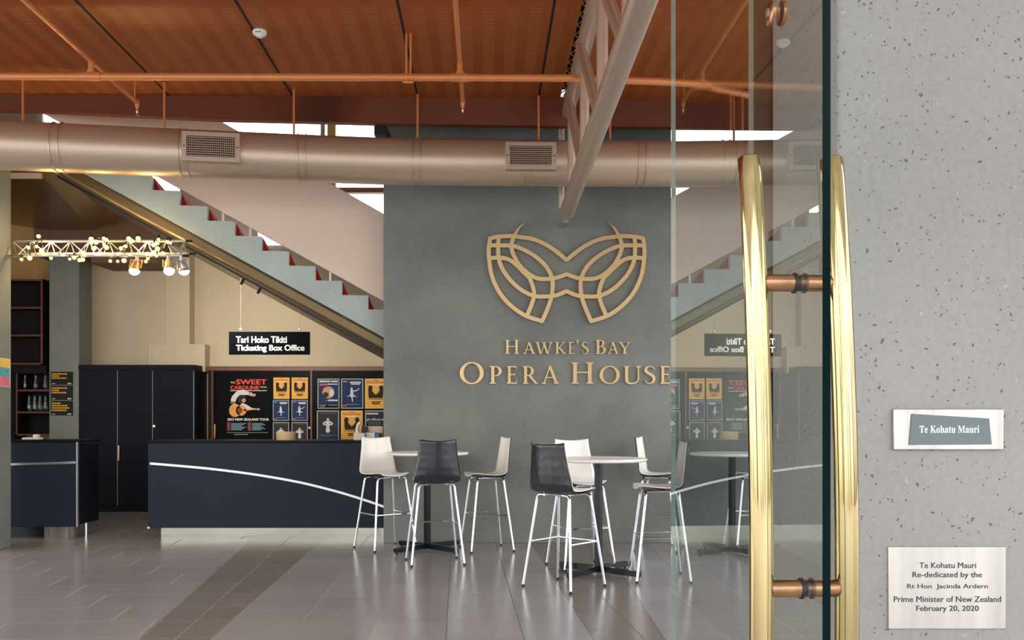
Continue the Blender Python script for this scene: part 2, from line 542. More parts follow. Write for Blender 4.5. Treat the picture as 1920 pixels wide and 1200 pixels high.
CANG = .028     # the ceiling panels run along (-CANG, 1)
def ceiling_material():
    m, t, b = new_mat('slotted copper ceiling panels')
    g = t.nodes.new('ShaderNodeNewGeometry'); s = t.nodes.new('ShaderNodeSeparateXYZ')
    t.links.new(g.outputs['Position'], s.inputs[0])
    x, d = X(t, s.outputs[0]), X(t, s.outputs[1])
    u = x + d * CANG + 40.0
    st = (u / .205).frac()                       # stripes of slots
    stripe = st.lt(.52)
    sl = (d / .034).frac().lt(.42)
    end = ((d + 40.0) / 2.4).frac().gt(.95)       # plain bands between rows of slots
    live = stripe * (end * -1.0 + 1.0)
    n = remap(noise(t, .8, 4), .3, .7, .88, 1.14)
    base = mixcol(t, 1, lin((156, 78, 28)), n, 'MULTIPLY')
    base = mixcol(t, live * .5, base, lin((106, 48, 20)))
    base = mixcol(t, live * sl * .6, base, lin((226, 140, 70)))  # lighter slot colour paints in the glint on the slot edges
    t.links.new(base, b.inputs['Base Color'])
    b.inputs['Roughness'].default_value = .5
    b.inputs['Metallic'].default_value = .15
    return m
M['ceiling'] = ceiling_material()

# ================================================================= THE SETTING
WALL_D = 10.88        # face of the concrete feature wall
CEIL = 4.98
BACK = 15.1

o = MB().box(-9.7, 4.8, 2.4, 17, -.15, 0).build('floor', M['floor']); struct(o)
mb = MB(); mb.box(-30, 30, -40, 2.4, -.16, -.01); mb.box(4.8, 30, 2.4, 30, -.16, -.01); mb.box(-30, -9.7, 2.4, 30, -.16, -.01)
o = mb.build('floor_outside_bounce', M['bounce_pave']); struct(o)  # unseen ground, added and kept pale to bounce daylight up inside

mb = MB()
for (x0, x1, d0, d1) in ((-9.5, .53, 2.4, 10.3), (.59, 4.6, 2.4, 10.36)):
    k0, k1 = CANG * (10.3 - d0), CANG * (10.3 - d1)
    mb.hexa([(x0 + k0, d0, CEIL), (x1 + k0, d0, CEIL), (x1 + k1, d1, CEIL), (x0 + k1, d1, CEIL),
             (x0 + k0, d0, CEIL + .12), (x1 + k0, d0, CEIL + .12), (x1 + k1, d1, CEIL + .12), (x0 + k1, d1, CEIL + .12)])
o = mb.build('ceiling', M['ceiling']); struct(o)
# the open joints between ceiling panels, built as dark strips let into the panels
def ceil_x(x_far, d):
    return x_far + CANG * (10.3 - d)
for i, px in enumerate((320, 550, 783, 1010)):
    xf = (px - 960) * 10.25 / F
    mb = MB()
    hw = .011
    mb.hexa([(ceil_x(xf - hw, 2.5), 2.5, CEIL - .003), (ceil_x(xf + hw, 2.5), 2.5, CEIL - .003), (ceil_x(xf + hw, 10.26), 10.26, CEIL - .003), (ceil_x(xf - hw, 10.26), 10.26, CEIL - .003),
             (ceil_x(xf - hw, 2.5), 2.5, CEIL + .02), (ceil_x(xf + hw, 2.5), 2.5, CEIL + .02), (ceil_x(xf + hw, 10.26), 10.26, CEIL + .02), (ceil_x(xf - hw, 10.26), 10.26, CEIL + .02)])
    o = mb.build('trim_%d' % (i + 1), M['dark_void']); struct(o)
# black service slot beside the roof truss with its zigzag lacing
mb = MB()
mb.hexa([(ceil_x(.51, 2.5), 2.5, CEIL + .10), (ceil_x(.61, 2.5), 2.5, CEIL + .10), (ceil_x(.61, 10.3), 10.3, CEIL + .10), (ceil_x(.51, 10.3), 10.3, CEIL + .10),
         (ceil_x(.51, 2.5), 2.5, CEIL + .13), (ceil_x(.61, 2.5), 2.5, CEIL + .13), (ceil_x(.61, 10.3), 10.3, CEIL + .13), (ceil_x(.51, 10.3), 10.3, CEIL + .13)])
o = mb.build('trim_5', M['dark_void']); struct(o)
mb = MB()
zz = []
d = 5.0; k = 0
while d < 10.25:
    zz.append((ceil_x(.532 if k % 2 else .588, d), d, CEIL + .02)); d += .11; k += 1
mb.tube(zz, .006, n=6)
o = mb.build('trim_6', M['truss_paint']); struct(o)

# fascia closing the ceiling in front of the stair void
fx = [(-9.4, 10.12, 4.84), (-5.1, 10.16, 4.80), (-4.4, 10.18, 4.77), (-3.2, 10.2, 4.72), (-2.0, 10.22, 4.70), (-1.4, 10.24, 4.69), (.5, 10.3, 4.68), (1.8, 10.33, 4.68), (4.6, 10.4, 4.68)]
mb = MB()
for (x0, d0, z0), (x1, d1, z1) in zip(fx[:-1], fx[1:]):
    mb.hexa([(x0, d0, z0), (x1, d1, z1), (x1, d1 + .1, z1), (x0, d0 + .1, z0), (x0, d0, CEIL + .02), (x1, d1, CEIL + .02), (x1, d1 + .1, CEIL + .02), (x0, d0 + .1, CEIL + .02)])
o = mb.build('trim_7', M['fascia']); struct(o)
# small black bracket at the corner of the fascia and the feature wall
o = MB().box(-1.53, -1.40, 10.36, 10.8, 4.60, 4.72).build('trim_8', M['black']); struct(o)

# concrete feature wall
o = MB().box((719 - 960) * WALL_D / F, 2.80, WALL_D, WALL_D + .2, 0, 7.0).build('wall_center', M['conc_wall'], bevel=.006); struct(o)
# back wall with the high window opening
mb = MB()
WX0, WX1, WZ0, WZ1 = -7.68, -.9, 4.2, 6.7
mb.box(-9.5, 4.6, BACK, BACK + .2, 0, WZ0)
mb.box(-9.5, WX0, BACK, BACK + .2, WZ0, 7.0)
mb.box(WX1, 4.6, BACK, BACK + .2, WZ0, 7.0)
mb.box(WX0, WX1, BACK, BACK + .2, WZ1, 7.0)
o = mb.build('wall_back', M['cream']); struct(o)
o = MB().box(-9.7, -9.5, 9.6, BACK + .2, 0, 7.0).build('wall_left', M['cream']); struct(o)
o = MB().box(4.6, 4.8, 10.9, BACK + .2, 0, 7.0).build('wall_right', M['conc_col']); struct(o)
o = MB().box(-9.5, 9.0, -4.2, 2.38, CEIL, CEIL + .12).build('added_shade_canopy', M['white_paint']); struct(o)  # unseen canopy, added to cut the sky light on the entrance pillar
mb = MB()
mb.box(-9.5, 4.6, 10.5, BACK + .2, 7.0, 7.1)
mb.box(-9.5, 4.6, 10.42, 10.5, CEIL + .04, 7.1)
o = mb.build('wall_upper', M['white_paint']); struct(o)
# ochre lining behind the bar shelves
o = MB().box(-9.5, -7.15, BACK - .03, BACK, 0, 5.2).build('wall_bar', M['amber_wall']); struct(o)

# high window: frame with mullions and panes
win = bpy.data.objects.new('window_1', None); COL.objects.link(win); win.location = (-4.5, BACK, WZ0); struct(win)
mb = MB()
yb0, yb1 = BACK + .04, BACK + .12
mb.box(WX0, WX1, yb0, yb1, WZ0, WZ0 + .06); mb.box(WX0, WX1, yb0, yb1, WZ1 - .06, WZ1)
mb.box(WX0, WX0 + .06, yb0, yb1, WZ0, WZ1); mb.box(WX1 - .06, WX1, yb0, yb1, WZ0, WZ1)
mb.box(-6.85, -6.78, yb0, yb1, WZ0, WZ1)
o = mb.build('window_frame', M['white_paint'], win)
o = MB().box(-3.10, -3.03, yb0 - .03, yb1, WZ0, WZ1).build('mullion', M['steel_plate'], win)
o = MB().box(-2.99, -2.86, yb0 - .03, yb1, WZ0, WZ1).build('mullion', M['sand'], win)
o = MB().box(-3.0, WX1, yb0 - .04, yb1, 5.11, 5.19).build('transom', M['bronze_bar'], win)
o = MB().box(WX0 + .05, WX1 - .05, BACK + .075, BACK + .085, WZ0 + .05, WZ1 - .05).build('glass_pane', M['window_glass'], win)

o = MB().box(-5.38, -4.12, BACK + .02, BACK + .12, WZ0, 5.32).build('trim_16', M['pink_panel']); struct(o)
# boxed riser on the back wall
mb = MB()
mb.box(*[(275 - 960) * 14.8 / F, (382 - 960) * 14.8 / F], 14.86, BACK, 2.2, at(0, 645, 14.86).z)
mb.box((308 - 960) * 14.8 / F, (353 - 960) * 14.8 / F, 14.86, BACK, at(0, 646, 14.86).z, 4.2)
o = mb.build('trim_9', M['cream'], bevel=.004); struct(o)
# brown bulkhead under the landing
o = MB().box(-6.45, (294 - 960) * 14.3 / F, 14.3, BACK, at(0, 493, 14.3).z, 4.75).build('trim_10', M['brown_panel']); struct(o)
o = MB().box(-7.35, -6.45, 14.35, BACK, at(0, 478, 14.3).z, 4.75).build('trim_11', M['brown_panel']); struct(o)

# entrance pillar at the right with the door post behind it
PD = 2.4
pc = (1572 - 960) * PD / F
mb = MB()
k = -.048
mb.hexa([(pc, PD, 0), (2.4, PD, 0), (2.4, PD + .524, 0), (pc + k * .524, PD + .524, 0),
         (pc, PD, CEIL), (2.4, PD, CEIL), (2.4, PD + .524, CEIL), (pc + k * .524, PD + .524, CEIL)])
o = mb.build('wall_entrance', M['conc_light'], bevel=.012, seg=3); struct(o)
o = MB().box(.7637, .85, 2.95, 2.985, 0, CEIL).build('trim_12', M['door_bronze'], bevel=.003); struct(o)
o = MB().box(.756, .7637, 2.952, 2.983, 0, CEIL).build('trim_13', M['edge_tip']); struct(o)

# ---------------------------------------------------------------- glass door with its pull handles
DA = Vector((.4656, 1.40, 0)); tdir = Vector((-.048, 1, 0)).normalized(); ndir = Vector((1, .048, 0)).normalized()
DL = 1.042; TH = .0125
door = bpy.data.objects.new('door_1', None); COL.objects.link(door); door.location = DA; struct(door)
mb = MB()
c0, c1 = DA, DA + tdir * DL
p = [c0, c0 + ndir * TH, c1 + ndir * TH, c1]
Z = Vector((0, 0, 1))
mb.hexa([q + Z * .012 for q in p] + [q + Z * 3.1 for q in p])
dg = mb.build('glass_panel', M['door_glass'], door)
dg.data.materials.append(M['glass_edge']); dg.data.materials.append(M['glass_far_edge'])
for f in dg.data.polygons:
    if abs(f.normal.dot(tdir)) > .9:
        f.material_index = 1 if f.normal.dot(tdir) < 0 else 2
def hy(z):
    return -.018 + .13 * (z - 1.18) ** 2
mount = DA + tdir * (1.502 - 1.40)
HR = .019
zs = [.48 + 1.4 * i / 40 for i in range(41)]
cons = (1.67, 1.18, .69)
for side, off in ((-1, .0658), (1, .060)):
    base = mount + ndir * (TH if side > 0 else 0) + ndir * side * off
    pts = [base + tdir * hy(z) + Z * z for z in zs]
    rr = [HR] * len(pts)
    pts = [pts[0] - Z * .004] + pts + [pts[-1] + Z * .004]
    rr = [HR * .8] + rr + [HR * .8]
    hb = MB().tube(pts, HR, n=32, radii=rr).build('pull_handle', M['brass'], door, angle=50)
    for cz in cons:
        s0 = mount + ndir * (TH if side > 0 else 0) + tdir * hy(cz) + Z * cz
        MB().tube([s0, s0 + ndir * side * (off - HR * .9), s0 + ndir * side * (off - HR * .45)], .0138, n=24, radii=[.0138, .0138, .008]).build('standoff', M['bronze_bar'], hb)
        MB().tube([s0 + ndir * side * .0002, s0 + ndir * side * .004], .0168, n=24).build('washer', M['rubber'], hb)
        MB().tube([s0 - ndir * side * TH * .5, s0 + ndir * side * .0002], .0130, n=24).build('bushing', M['rubber'], hb)
# round through-bolted glass clamp high on the door
cl = DA + tdir * (1.628 - 1.40) + Z * at(0, 25, 1.628).z
for side in (-1, 1):
    s0 = cl + ndir * (TH if side > 0 else 0)
    MB().tube([s0 + ndir * side * .0005, s0 + ndir * side * .006, s0 + ndir * side * .008], .021, n=28, radii=[.021, .021, .018]).build('clamp_disc', M['bronze_bar'], door)
    MB().tube([s0 + ndir * side * .0075, s0 + ndir * side * .011], .008, n=6).build('clamp_bolt', M['steel_plate'], door)

# ---------------------------------------------------------------- plaques on the pillar
def rect_px(x0, y0, x1, y1, d):
    a, b = at(x0, y0, d), at(x1, y1, d)
    return a.x, b.x, b.z, a.z
x0, x1, z0, z1 = rect_px(1672, 767, 1878, 843, PD)
t = thing('stone_plaque', 'small bronze framed plaque with grey stone inset on the pale pillar', 'plaque', ((x0 + x1) / 2, PD, z0))
MB().box(x0, x1, PD - .012, PD, z0, z1).build('backing_plate', M['steel_plate'], t, bevel=.002)
st = [at(1705, 776, PD), at(1849, 784.5, PD), at(1854, 833, PD), at(1700, 834, PD)]
for q in st: q.y = PD - .016
st_o = MB().prism(st, (0, .005, 0)).build('stone_inset', M['stone_plate'], t, bevel=.0008)
a, b = at(1719, 798, PD), at(1830, 811.5, PD)
text_mesh(math_serif('Te Kohatu Mauri'), m_ := MB(), a.x, b.x, b.z, a.z, PD - .0164, .0)
m_.build('lettering', M['white_ink'], st_o)
x0, x1, z0, z1 = rect_px(1664, 1025, 1884, 1178, PD)
t = thing('dedication_plaque', 'large brushed steel plaque with five lines of black text low on the pillar', 'plaque', ((x0 + x1) / 2, PD, z0))
MB().box(x0, x1, PD - .006, PD, z0, z1).build('steel_plate', M['steel_plate'], t, bevel=.001)
for body, xa, xb, ya, yb in (('Te Kohatu Mauri', 1722, 1828, 1054, 1064.5), ('Re-dedicated by the', 1709, 1839, 1071.5, 1085), ('Rt Hon  Jacinda Ardern', 1699, 1850, 1094, 1105),
                             ('Prime Minister of New Zealand', 1674, 1875, 1117, 1128), ('February 20, 2020', 1716, 1833, 1134.5, 1148)):
    a, b = at(xa, ya, PD), at(xb, yb, PD)
    m_ = MB(); text_mesh(body, m_, a.x, b.x, b.z, a.z, PD - .0066, .0, bold=.016)
    m_.build('lettering', M['black_ink'], t)

# ================================================================= THINGS ON THE FEATURE WALL
LD = WALL_D - .052
def crop(cx, cy):                       # photo position of a point measured on an enlarged view of the emblem
    return at(840 + cx / 3.5295, 400 + cy / 3.5295, LD)
strokes = {
 'brow': [(272, 168), (330, 155), (420, 150), (470, 156), (560, 170), (640, 203), (700, 240), (745, 275), (785, 310)],
 'side': [(280, 160), (270, 230), (272, 300), (287, 400), (322, 490), (372, 565), (440, 630), (520, 680), (630, 716)],
 'eye_upper': [(270, 213), (345, 212), (430, 216), (500, 240), (570, 280), (630, 330), (670, 385), (690, 440), (692, 500), (680, 570), (655, 640), (622, 716)],
 'eye_lower': [(272, 297), (340, 294), (400, 305), (450, 340), (500, 390), (540, 430), (563, 490), (570, 540), (555, 600), (525, 672)],
 'horn': [(507, 66), (472, 95), (442, 145), (424, 190), (421, 230), (437, 282), (470, 340), (520, 390), (570, 422), (620, 435), (690, 432), (740, 420), (785, 403)],
 'cheek': [(335, 165), (332, 220), (335, 290), (350, 345), (380, 400), (430, 460), (490, 510), (550, 540), (600, 551), (690, 548), (740, 535), (785, 515)],
}
emb = thing('mask_emblem', 'bronze openwork butterfly mask emblem fixed high on the grey feature wall', 'emblem', at(1062, 600, LD))
for half in (0, 1):
    mb = MB()
    for si, (nm, pts) in enumerate(strokes.items()):
        dy = Vector((0, -.0012 * si, 0))
        sp = smooth_path(pts, 6)
        n = len(sp)
        wd = [27.0] * n
        if nm == 'horn':
            for i in range(n):
                wd[i] = 27.0 * min(1, .08 + i / 16.0)
        L, R = ribbon([(q.x if not half else 1570 - q.x, q.y) for q in sp], wd)
        if nm in ('brow', 'horn', 'cheek'):
            L[-1].x = R[-1].x = 785
        rows = [[], [], [], []]
        for l, r in zip(L, R):
            pl, pr = crop(l.x, l.y), crop(r.x, r.y)
            rows[0].append(pl + Vector((0, .03, 0))); rows[1].append(pl + dy); rows[2].append(pr + dy); rows[3].append(pr + Vector((0, .03, 0)))
        v = [[mb.b.verts.new(q) for q in rw] for rw in rows]
        for i in range(3):
            for j in range(n - 1):
                mb.b.faces.new((v[i][j], v[i][j + 1], v[i + 1][j + 1], v[i + 1][j]))
        for j in (0, n - 1):
            mb.b.faces.new((v[0][j], v[1][j], v[2][j], v[3][j]))
    mb.build('mask_half', M['gold_letter'], emb, angle=30, merge=False)
    for cx, cy in ((272, 240), (690, 500), (470, 345)):
        q = crop(cx if not half else 1570 - cx, cy)
        MB().tube([q + Vector((0, .029, 0)), q + Vector((0, .0515, 0))], .012, n=10).build('wall_pin', M['gold_letter'], emb)

# hand drawn inscriptional capitals: list of strokes in cap-height units
def serif(x, y, wd, h=.045):
    s = 1 if y < .5 else -1
    return [(x - wd / 2, y), (x + wd / 2, y), (x + wd / 2, y + s * h * .6), (x + wd * .22, y + s * h * 2.0), (x - wd * .22, y + s * h * 2.0), (x - wd / 2, y + s * h * .6)]
def bar(x0, y0, x1, y1, wd):
    return [(x0 - wd / 2, y0), (x0 + wd / 2, y0), (x1 + wd / 2, y1), (x1 - wd / 2, y1)]
def curve(pts, wds, n=6):
    sp = smooth_path(pts, n)
    ws = [w_.x for w_ in smooth_path([(q, 0) for q in wds], n)]
    L, R = ribbon(sp, ws)
    quads = []
    for i in range(len(L) - 1):
        quads.append([L[i], R[i], R[i + 1], L[i + 1]])
    return quads
def ring(cx, cy, rx, ry, wx, wy, a0=0, a1=360, n=28):
    quads = []
    for i in range(n):
        q = []
        for a, k_ in ((i, 0), (i, 1), (i + 1, 1), (i + 1, 0)):
            th = math.radians(a0 + (a1 - a0) * a / n)
            q.append((cx + (rx - wx * k_) * math.cos(th), cy + (ry - wy * k_) * math.sin(th)))
        quads.append(q)
    return quads
SW, TW = .145, .066
def glyph(ch):
    if ch == 'H':
        return .92, [bar(.17, 0, .17, 1, SW), bar(.75, 0, .75, 1, SW), [(.17, .5), (.75, .5), (.75, .565), (.17, .565)], serif(.17, 0, .30), serif(.17, 1, .30), serif(.75, 0, .30), serif(.75, 1, .30)]
    if ch == 'A':
        return .88, [bar(.12, 0, .43, 1, TW), bar(.74, 0, .41, 1, SW), [(.23, .32), (.64, .32), (.62, .38), (.25, .38)], serif(.12, 0, .24), serif(.74, 0, .28)]
    if ch == 'W':
        return 1.22, [bar(.14, 1, .38, 0, SW * .95), bar(.66, 1, .40, 0, TW), bar(.58, 1, .86, 0, SW * .95), bar(1.10, 1, .88, 0, TW), serif(.14, 1, .26), serif(.60, 1, .24), serif(1.10, 1, .22)]
    if ch == 'K':
        return .82, [bar(.17, 0, .17, 1, SW), bar(.26, .48, .62, 1, TW), bar(.68, 0, .30, .56, SW), serif(.17, 0, .30), serif(.17, 1, .30), serif(.62, 1, .22), serif(.70, 0, .26)]
    if ch == 'E':
        return .62, [bar(.17, 0, .17, 1, SW), [(.17, .93), (.54, .93), (.55, .82), (.58, .82), (.57, 1), (.17, 1)], [(.17, .49), (.46, .49), (.46, .43), (.49, .43), (.49, .62), (.46, .62), (.46, .56), (.17, .56)], [(.17, 0), (.58, 0), (.62, .2), (.59, .2), (.54, .075), (.17, .075)], serif(.15, 0, .26), serif(.15, 1, .26)]
    if ch == "'":
        return .26, [[(.08, 1), (.20, 1), (.20, .88), (.11, .72), (.08, .74), (.12, .87), (.08, .88)]]
    if ch == 'S':
        return .60, curve([(.47, .80), (.44, .92), (.30, .98), (.16, .93), (.105, .80), (.15, .67), (.28, .56), (.42, .44), (.47, .27), (.42, .10), (.27, .025), (.13, .07), (.08, .22)],
                          [.03, .05, .06, .09, .12, .14, .155, .145, .13, .10, .06, .05, .03])
    if ch == 'B':
        return .70, [bar(.17, 0, .17, 1, SW), serif(.15, 0, .26), serif(.15, 1, .26), [(.17, .94), (.34, .94), (.34, 1), (.17, 1)], [(.17, .5), (.36, .5), (.36, .56), (.17, .56)], [(.17, 0), (.36, 0), (.36, .06), (.17, .06)]] + ring(.33, .765, .23, .235, .13, .06, -90, 90, 14) + ring(.35, .28, .30, .28, .15, .06, -90, 90, 14)
    if ch == 'Y':
        return .80, [bar(.40, 0, .40, .48, SW), bar(.12, 1, .41, .44, SW * .95), bar(.68, 1, .42, .44, TW), serif(.40, 0, .30), serif(.13, 1, .26), serif(.67, 1, .22)]
    if ch == 'O':
        return 1.04, ring(.52, .5, .47, .52, .155, .065, 0, 360, 40)
    if ch == 'P':
        return .66, [bar(.17, 0, .17, 1, SW), serif(.17, 0, .30), serif(.15, 1, .26), [(.17, .94), (.33, .94), (.33, 1), (.17, 1)], [(.24, .43), (.34, .43), (.34, .48), (.24, .48)]] + ring(.31, .715, .29, .285, .145, .06, -95, 90, 16)
    if ch == 'R':
        return .80, [bar(.17, 0, .17, 1, SW), serif(.17, 0, .30), serif(.15, 1, .26), [(.17, .94), (.33, .94), (.33, 1), (.17, 1)], [(.24, .44), (.36, .44), (.36, .50), (.24, .50)]] + ring(.31, .72, .28, .28, .145, .06, -92, 90, 16) + [bar(.72, 0, .36, .47, SW), [(.64, 0), (.86, 0), (.84, .035), (.72, .05)]]
    if ch == 'U':
        return .90, [bar(.17, .28, .17, 1, SW), bar(.74, .28, .74, 1, TW), serif(.17, 1, .30), serif(.74, 1, .26)] + curve([(.17, .30), (.19, .14), (.30, .035), (.46, .02), (.62, .07), (.71, .17), (.74, .30)], [SW, .15, .12, .09, .075, .07, TW])
    return .35, []
def letters(word_px, word, ybase, line, words):
    """word_px: for every letter its left px, right px and cap height px"""
    for (ch, xa, xb, cap), lab in zip(word_px, words):
        adv, polys = glyph(ch)
        xs = [q[0] for pl in polys for q in pl]
        gx0, gx1 = min(xs), max(xs)
        a = at(xa, ybase, LD + .02); b = at(xb, ybase - cap, LD + .02)
        mb = MB()
        for i, pl in enumerate(polys):
            y0 = -.00025 * (i % 13)
            pts = [(a.x + (q[0] - gx0) / (gx1 - gx0) * (b.x - a.x), a.y + y0, a.z + q[1] * (b.z - a.z)) for q in pl]
            mb.prism(pts, (0, .03 - y0, 0))
        nm = 'raised_apostrophe' if ch == "'" else 'raised_letter'
        ob = mb.build(nm, M['gold_letter'], loc=((a.x + b.x) / 2, a.y, a.z), angle=25, merge=False)
        tag(ob, lab, 'letter', line)
Y1 = 663.5; s1, c1 = 22.0, 26.0
up = [('H', 947, 973, c1), ('A', 981, 1004, s1), ('W', 1004, 1036, s1), ('K', 1041, 1062, s1), ('E', 1066, 1078, s1), ("'", 1081, 1085, c1), ('S', 1091, 1104, s1),
      ('B', 1117, 1136, c1), ('A', 1139, 1160, s1), ('Y', 1160, 1182, s1)]
uw = ['tall bronze letter H beginning the upper, smaller line on the feature wall', 'small bronze letter A right after the tall H of the upper line', 'wide bronze letter W in the upper line on the feature wall',
      'small bronze letter K right after the W of the upper line', 'small bronze letter E just before the apostrophe of the upper line', 'small bronze apostrophe in the upper line on the feature wall',
      'small bronze letter S right after the apostrophe of the upper line', 'tall bronze letter B beginning the last word of the upper line', 'small bronze letter A between B and Y of the upper line',
      'small bronze letter Y ending the upper line on the feature wall']
letters(up, 'upper', Y1, 'raised letters of the upper line', uw)
Y2 = 719.5; s2, c2 = 33.0, 40.0
lo = [('O', 862, 907, c2), ('P', 918, 941, s2), ('E', 950, 970, s2), ('R', 980, 1011, s2), ('A', 1015, 1049, s2), ('H', 1071, 1113, c2), ('O', 1124, 1162, s2), ('U', 1169, 1202, s2), ('S', 1208, 1229, s2), ('E', 1238, 1257, s2)]
lw = ['largest round bronze letter O beginning the lower, bigger line on the feature wall', 'bronze letter P right after the largest O of the lower line', 'bronze letter E between P and R of the lower line',
      'bronze letter R in the first word of the lower line', 'bronze letter A ending the first word of the lower line', 'tallest bronze letter H beginning the second word of the lower line',
      'bronze letter O between H and U of the lower line', 'bronze letter U in the second word of the lower line', 'bronze letter S near the end of the lower line, beside the glass door edge',
      'last bronze letter E of the lower line, crossed by the glass door edge']
letters(lo, 'lower', Y2, 'raised letters of the lower line', lw)

# ================================================================= DUCT
dk = [(-9.4, 8.95), (-7.2, 9.22), (-5.23, 9.53), (-3.69, 9.79), (-1.84, 10.07), (-1.03, 10.15), (.23, 10.2), (1.4, 10.21), (2.6, 10.2), (4.55, 10.1)]
DZ = 4.242; DR = .247
path = smooth_path([Vector((x, d, DZ)) for x, d in dk], 6)
def duct_at(px):
    best = None
    for a, b in zip(path[:-1], path[1:]):
        pa, pb = 960 + F * a.x / a.y, 960 + F * b.x / b.y
        if pa <= px <= pb:
            t_ = (px - pa) / (pb - pa)
            return a.lerp(b, t_), (b - a).normalized()
    return path[0], Vector((1, 0, 0))
duct = thing('ventilation_duct', 'big round champagne coloured air duct hanging across the foyer below the ceiling', 'duct', (0, 10.2, DZ))
MB().tube(path, DR, n=48).build('duct_tube', M['duct'], duct, angle=60)
for px in (113, 349, 568, 783, 990, 1200, 1382):
    c, dr = duct_at(px)
    for s in (-.04, .04):
        q = c + dr * s
        MB().tube([q - dr * .009, q - dr * .004, q + dr * .004, q + dr * .009], DR + .01, n=48, radii=[DR + .001, DR + .012, DR + .012, DR + .001]).build('joint_band', M['duct_seam'], duct, angle=50)
for px, zt in ((43, CEIL), (308, CEIL), (551, CEIL), (783, CEIL), (1010, CEIL), (1144, CEIL), (1370, CEIL), (1392, CEIL)):
    c, dr = duct_at(px)
    zt = CEIL
    MB().tube([(c.x, c.y, DZ + DR - .004), (c.x, c.y, zt)], .012, n=10).build('hanger_rod', M['copper_pipe'], duct)
for px, wd, hh in ((404, .575, .30), (993, .54, .29)):
    c, dr = duct_at(px)
    nrm = Vector((dr.y, -dr.x, 0)).normalized()
    if nrm.y > 0: nrm = -nrm
    fc = c + nrm * (DR + .055)
    def P(u, v, dep):
        return fc + dr * u + Vector((0, 0, v)) - nrm * dep
    mb = MB()
    # casing: four walls back to the duct
    bw = .045
    hw_, hv = wd / 2, hh / 2
    for (u0, u1, v0, v1) in ((-hw_, hw_, hv - bw, hv), (-hw_, hw_, -hv, -hv + bw), (-hw_, -hw_ + bw, -hv + bw, hv - bw), (hw_ - bw, hw_, -hv + bw, hv - bw)):
        mb.hexa([P(u0, v0, 0), P(u1, v0, 0), P(u1, v0, .14), P(u0, v0, .14), P(u0, v1, 0), P(u1, v1, 0), P(u1, v1, .14), P(u0, v1, .14)])
    gr = mb.build('air_grille', M['duct_seam'], duct, bevel=.003)
    mb = MB()
    mb.hexa([P(-hw_ + bw, -hv + bw, .035), P(hw_ - bw, -hv + bw, .035), P(hw_ - bw, -hv + bw, .05), P(-hw_ + bw, -hv + bw, .05), P(-hw_ + bw, hv - bw, .035), P(hw_ - bw, hv - bw, .035), P(hw_ - bw, hv - bw, .05), P(-hw_ + bw, hv - bw, .05)])
    mb.build('grille_back', M['dark_void'], gr)
    mb = MB()
    nb = 9
    for i in range(nb):
        v = -hv + bw + (i + .5) * (hh - 2 * bw) / nb
        mb.hexa([P(-hw_ + bw, v - .003, .006), P(hw_ - bw, v - .003, .006), P(hw_ - bw, v - .003, .02), P(-hw_ + bw, v - .003, .02), P(-hw_ + bw, v + .003, .006), P(hw_ - bw, v + .003, .006), P(hw_ - bw, v + .003, .02), P(-hw_ + bw, v + .003, .02)])
    mb.build('louvre_blades', M['duct'], gr)
    mb = MB()
    nb = 24
    for i in range(nb):
        u = -hw_ + bw + (i + .5) * (wd - 2 * bw) / nb
        mb.hexa([P(u - .0015, -hv + bw, .021), P(u + .0015, -hv + bw, .021), P(u + .0015, -hv + bw, .034), P(u - .0015, -hv + bw, .034), P(u - .0015, hv - bw, .021), P(u + .0015, hv - bw, .021), P(u + .0015, hv - bw, .034), P(u - .0015, hv - bw, .034)])
    mb.build('louvre_blades', M['duct'], gr)
    for u in (-hw_ + bw * .5, hw_ - bw * .5):
        q = P(u, 0, 0)
        MB().tube([q + nrm * .0005, q + nrm * .004], .008, n=10).build('screw', M['black'], gr)

# ================================================================= ROOF TRUSS OF TUBES
def tx(d): return .62 + (10.24 - d) * .0205
tr = thing('roof_truss', 'champagne painted tubular roof truss running from the feature wall towards the entrance', 'truss', (tx(10.5), 10.5, 3.75))
zb, zt = 3.77, 4.83
MB().tube([(tx(10.62), 10.62, zb), (tx(10.58), 10.58, zb), (tx(10.5), 10.5, zb), (tx(2.7), 2.7, zb)], .083, n=32, radii=[.035, .062, .083, .083]).build('lower_chord', M['truss_paint'], tr, angle=60)
MB().tube([(tx(10.7), 10.7, zt), (tx(2.7), 2.7, zt)], .072, n=28).build('upper_chord', M['truss_paint'], tr, angle=60)
MB().box(tx(10.7) - .03, tx(10.7) + .03, 10.60, WALL_D, zb - .09, zb - .055).build('wall_bracket', M['steel_plate'], tr)
for k_, dn in enumerate((9.82, 8.45, 7.08, 5.71, 4.34)):
    # posts and leaning diagonals between the chords
    MB().tube([(tx(dn), dn, zb), (tx(dn), dn, zt)], .045, n=20).build('web_post', M['truss_paint'], tr)
    if k_ < 4:
        MB().tube([(tx(dn - 1.3) - .02, dn - 1.3, zb + .02), (tx(dn) - .045, dn - .05, zt)], .045, n=20).build('web_diagonal', M['truss_paint'], tr)
MB().tube([(tx(10.55) - .055, 10.55, 3.82), (tx(10.55) - .055, 10.55, zt)], .036, n=18).build('end_post', M['truss_paint'], tr)

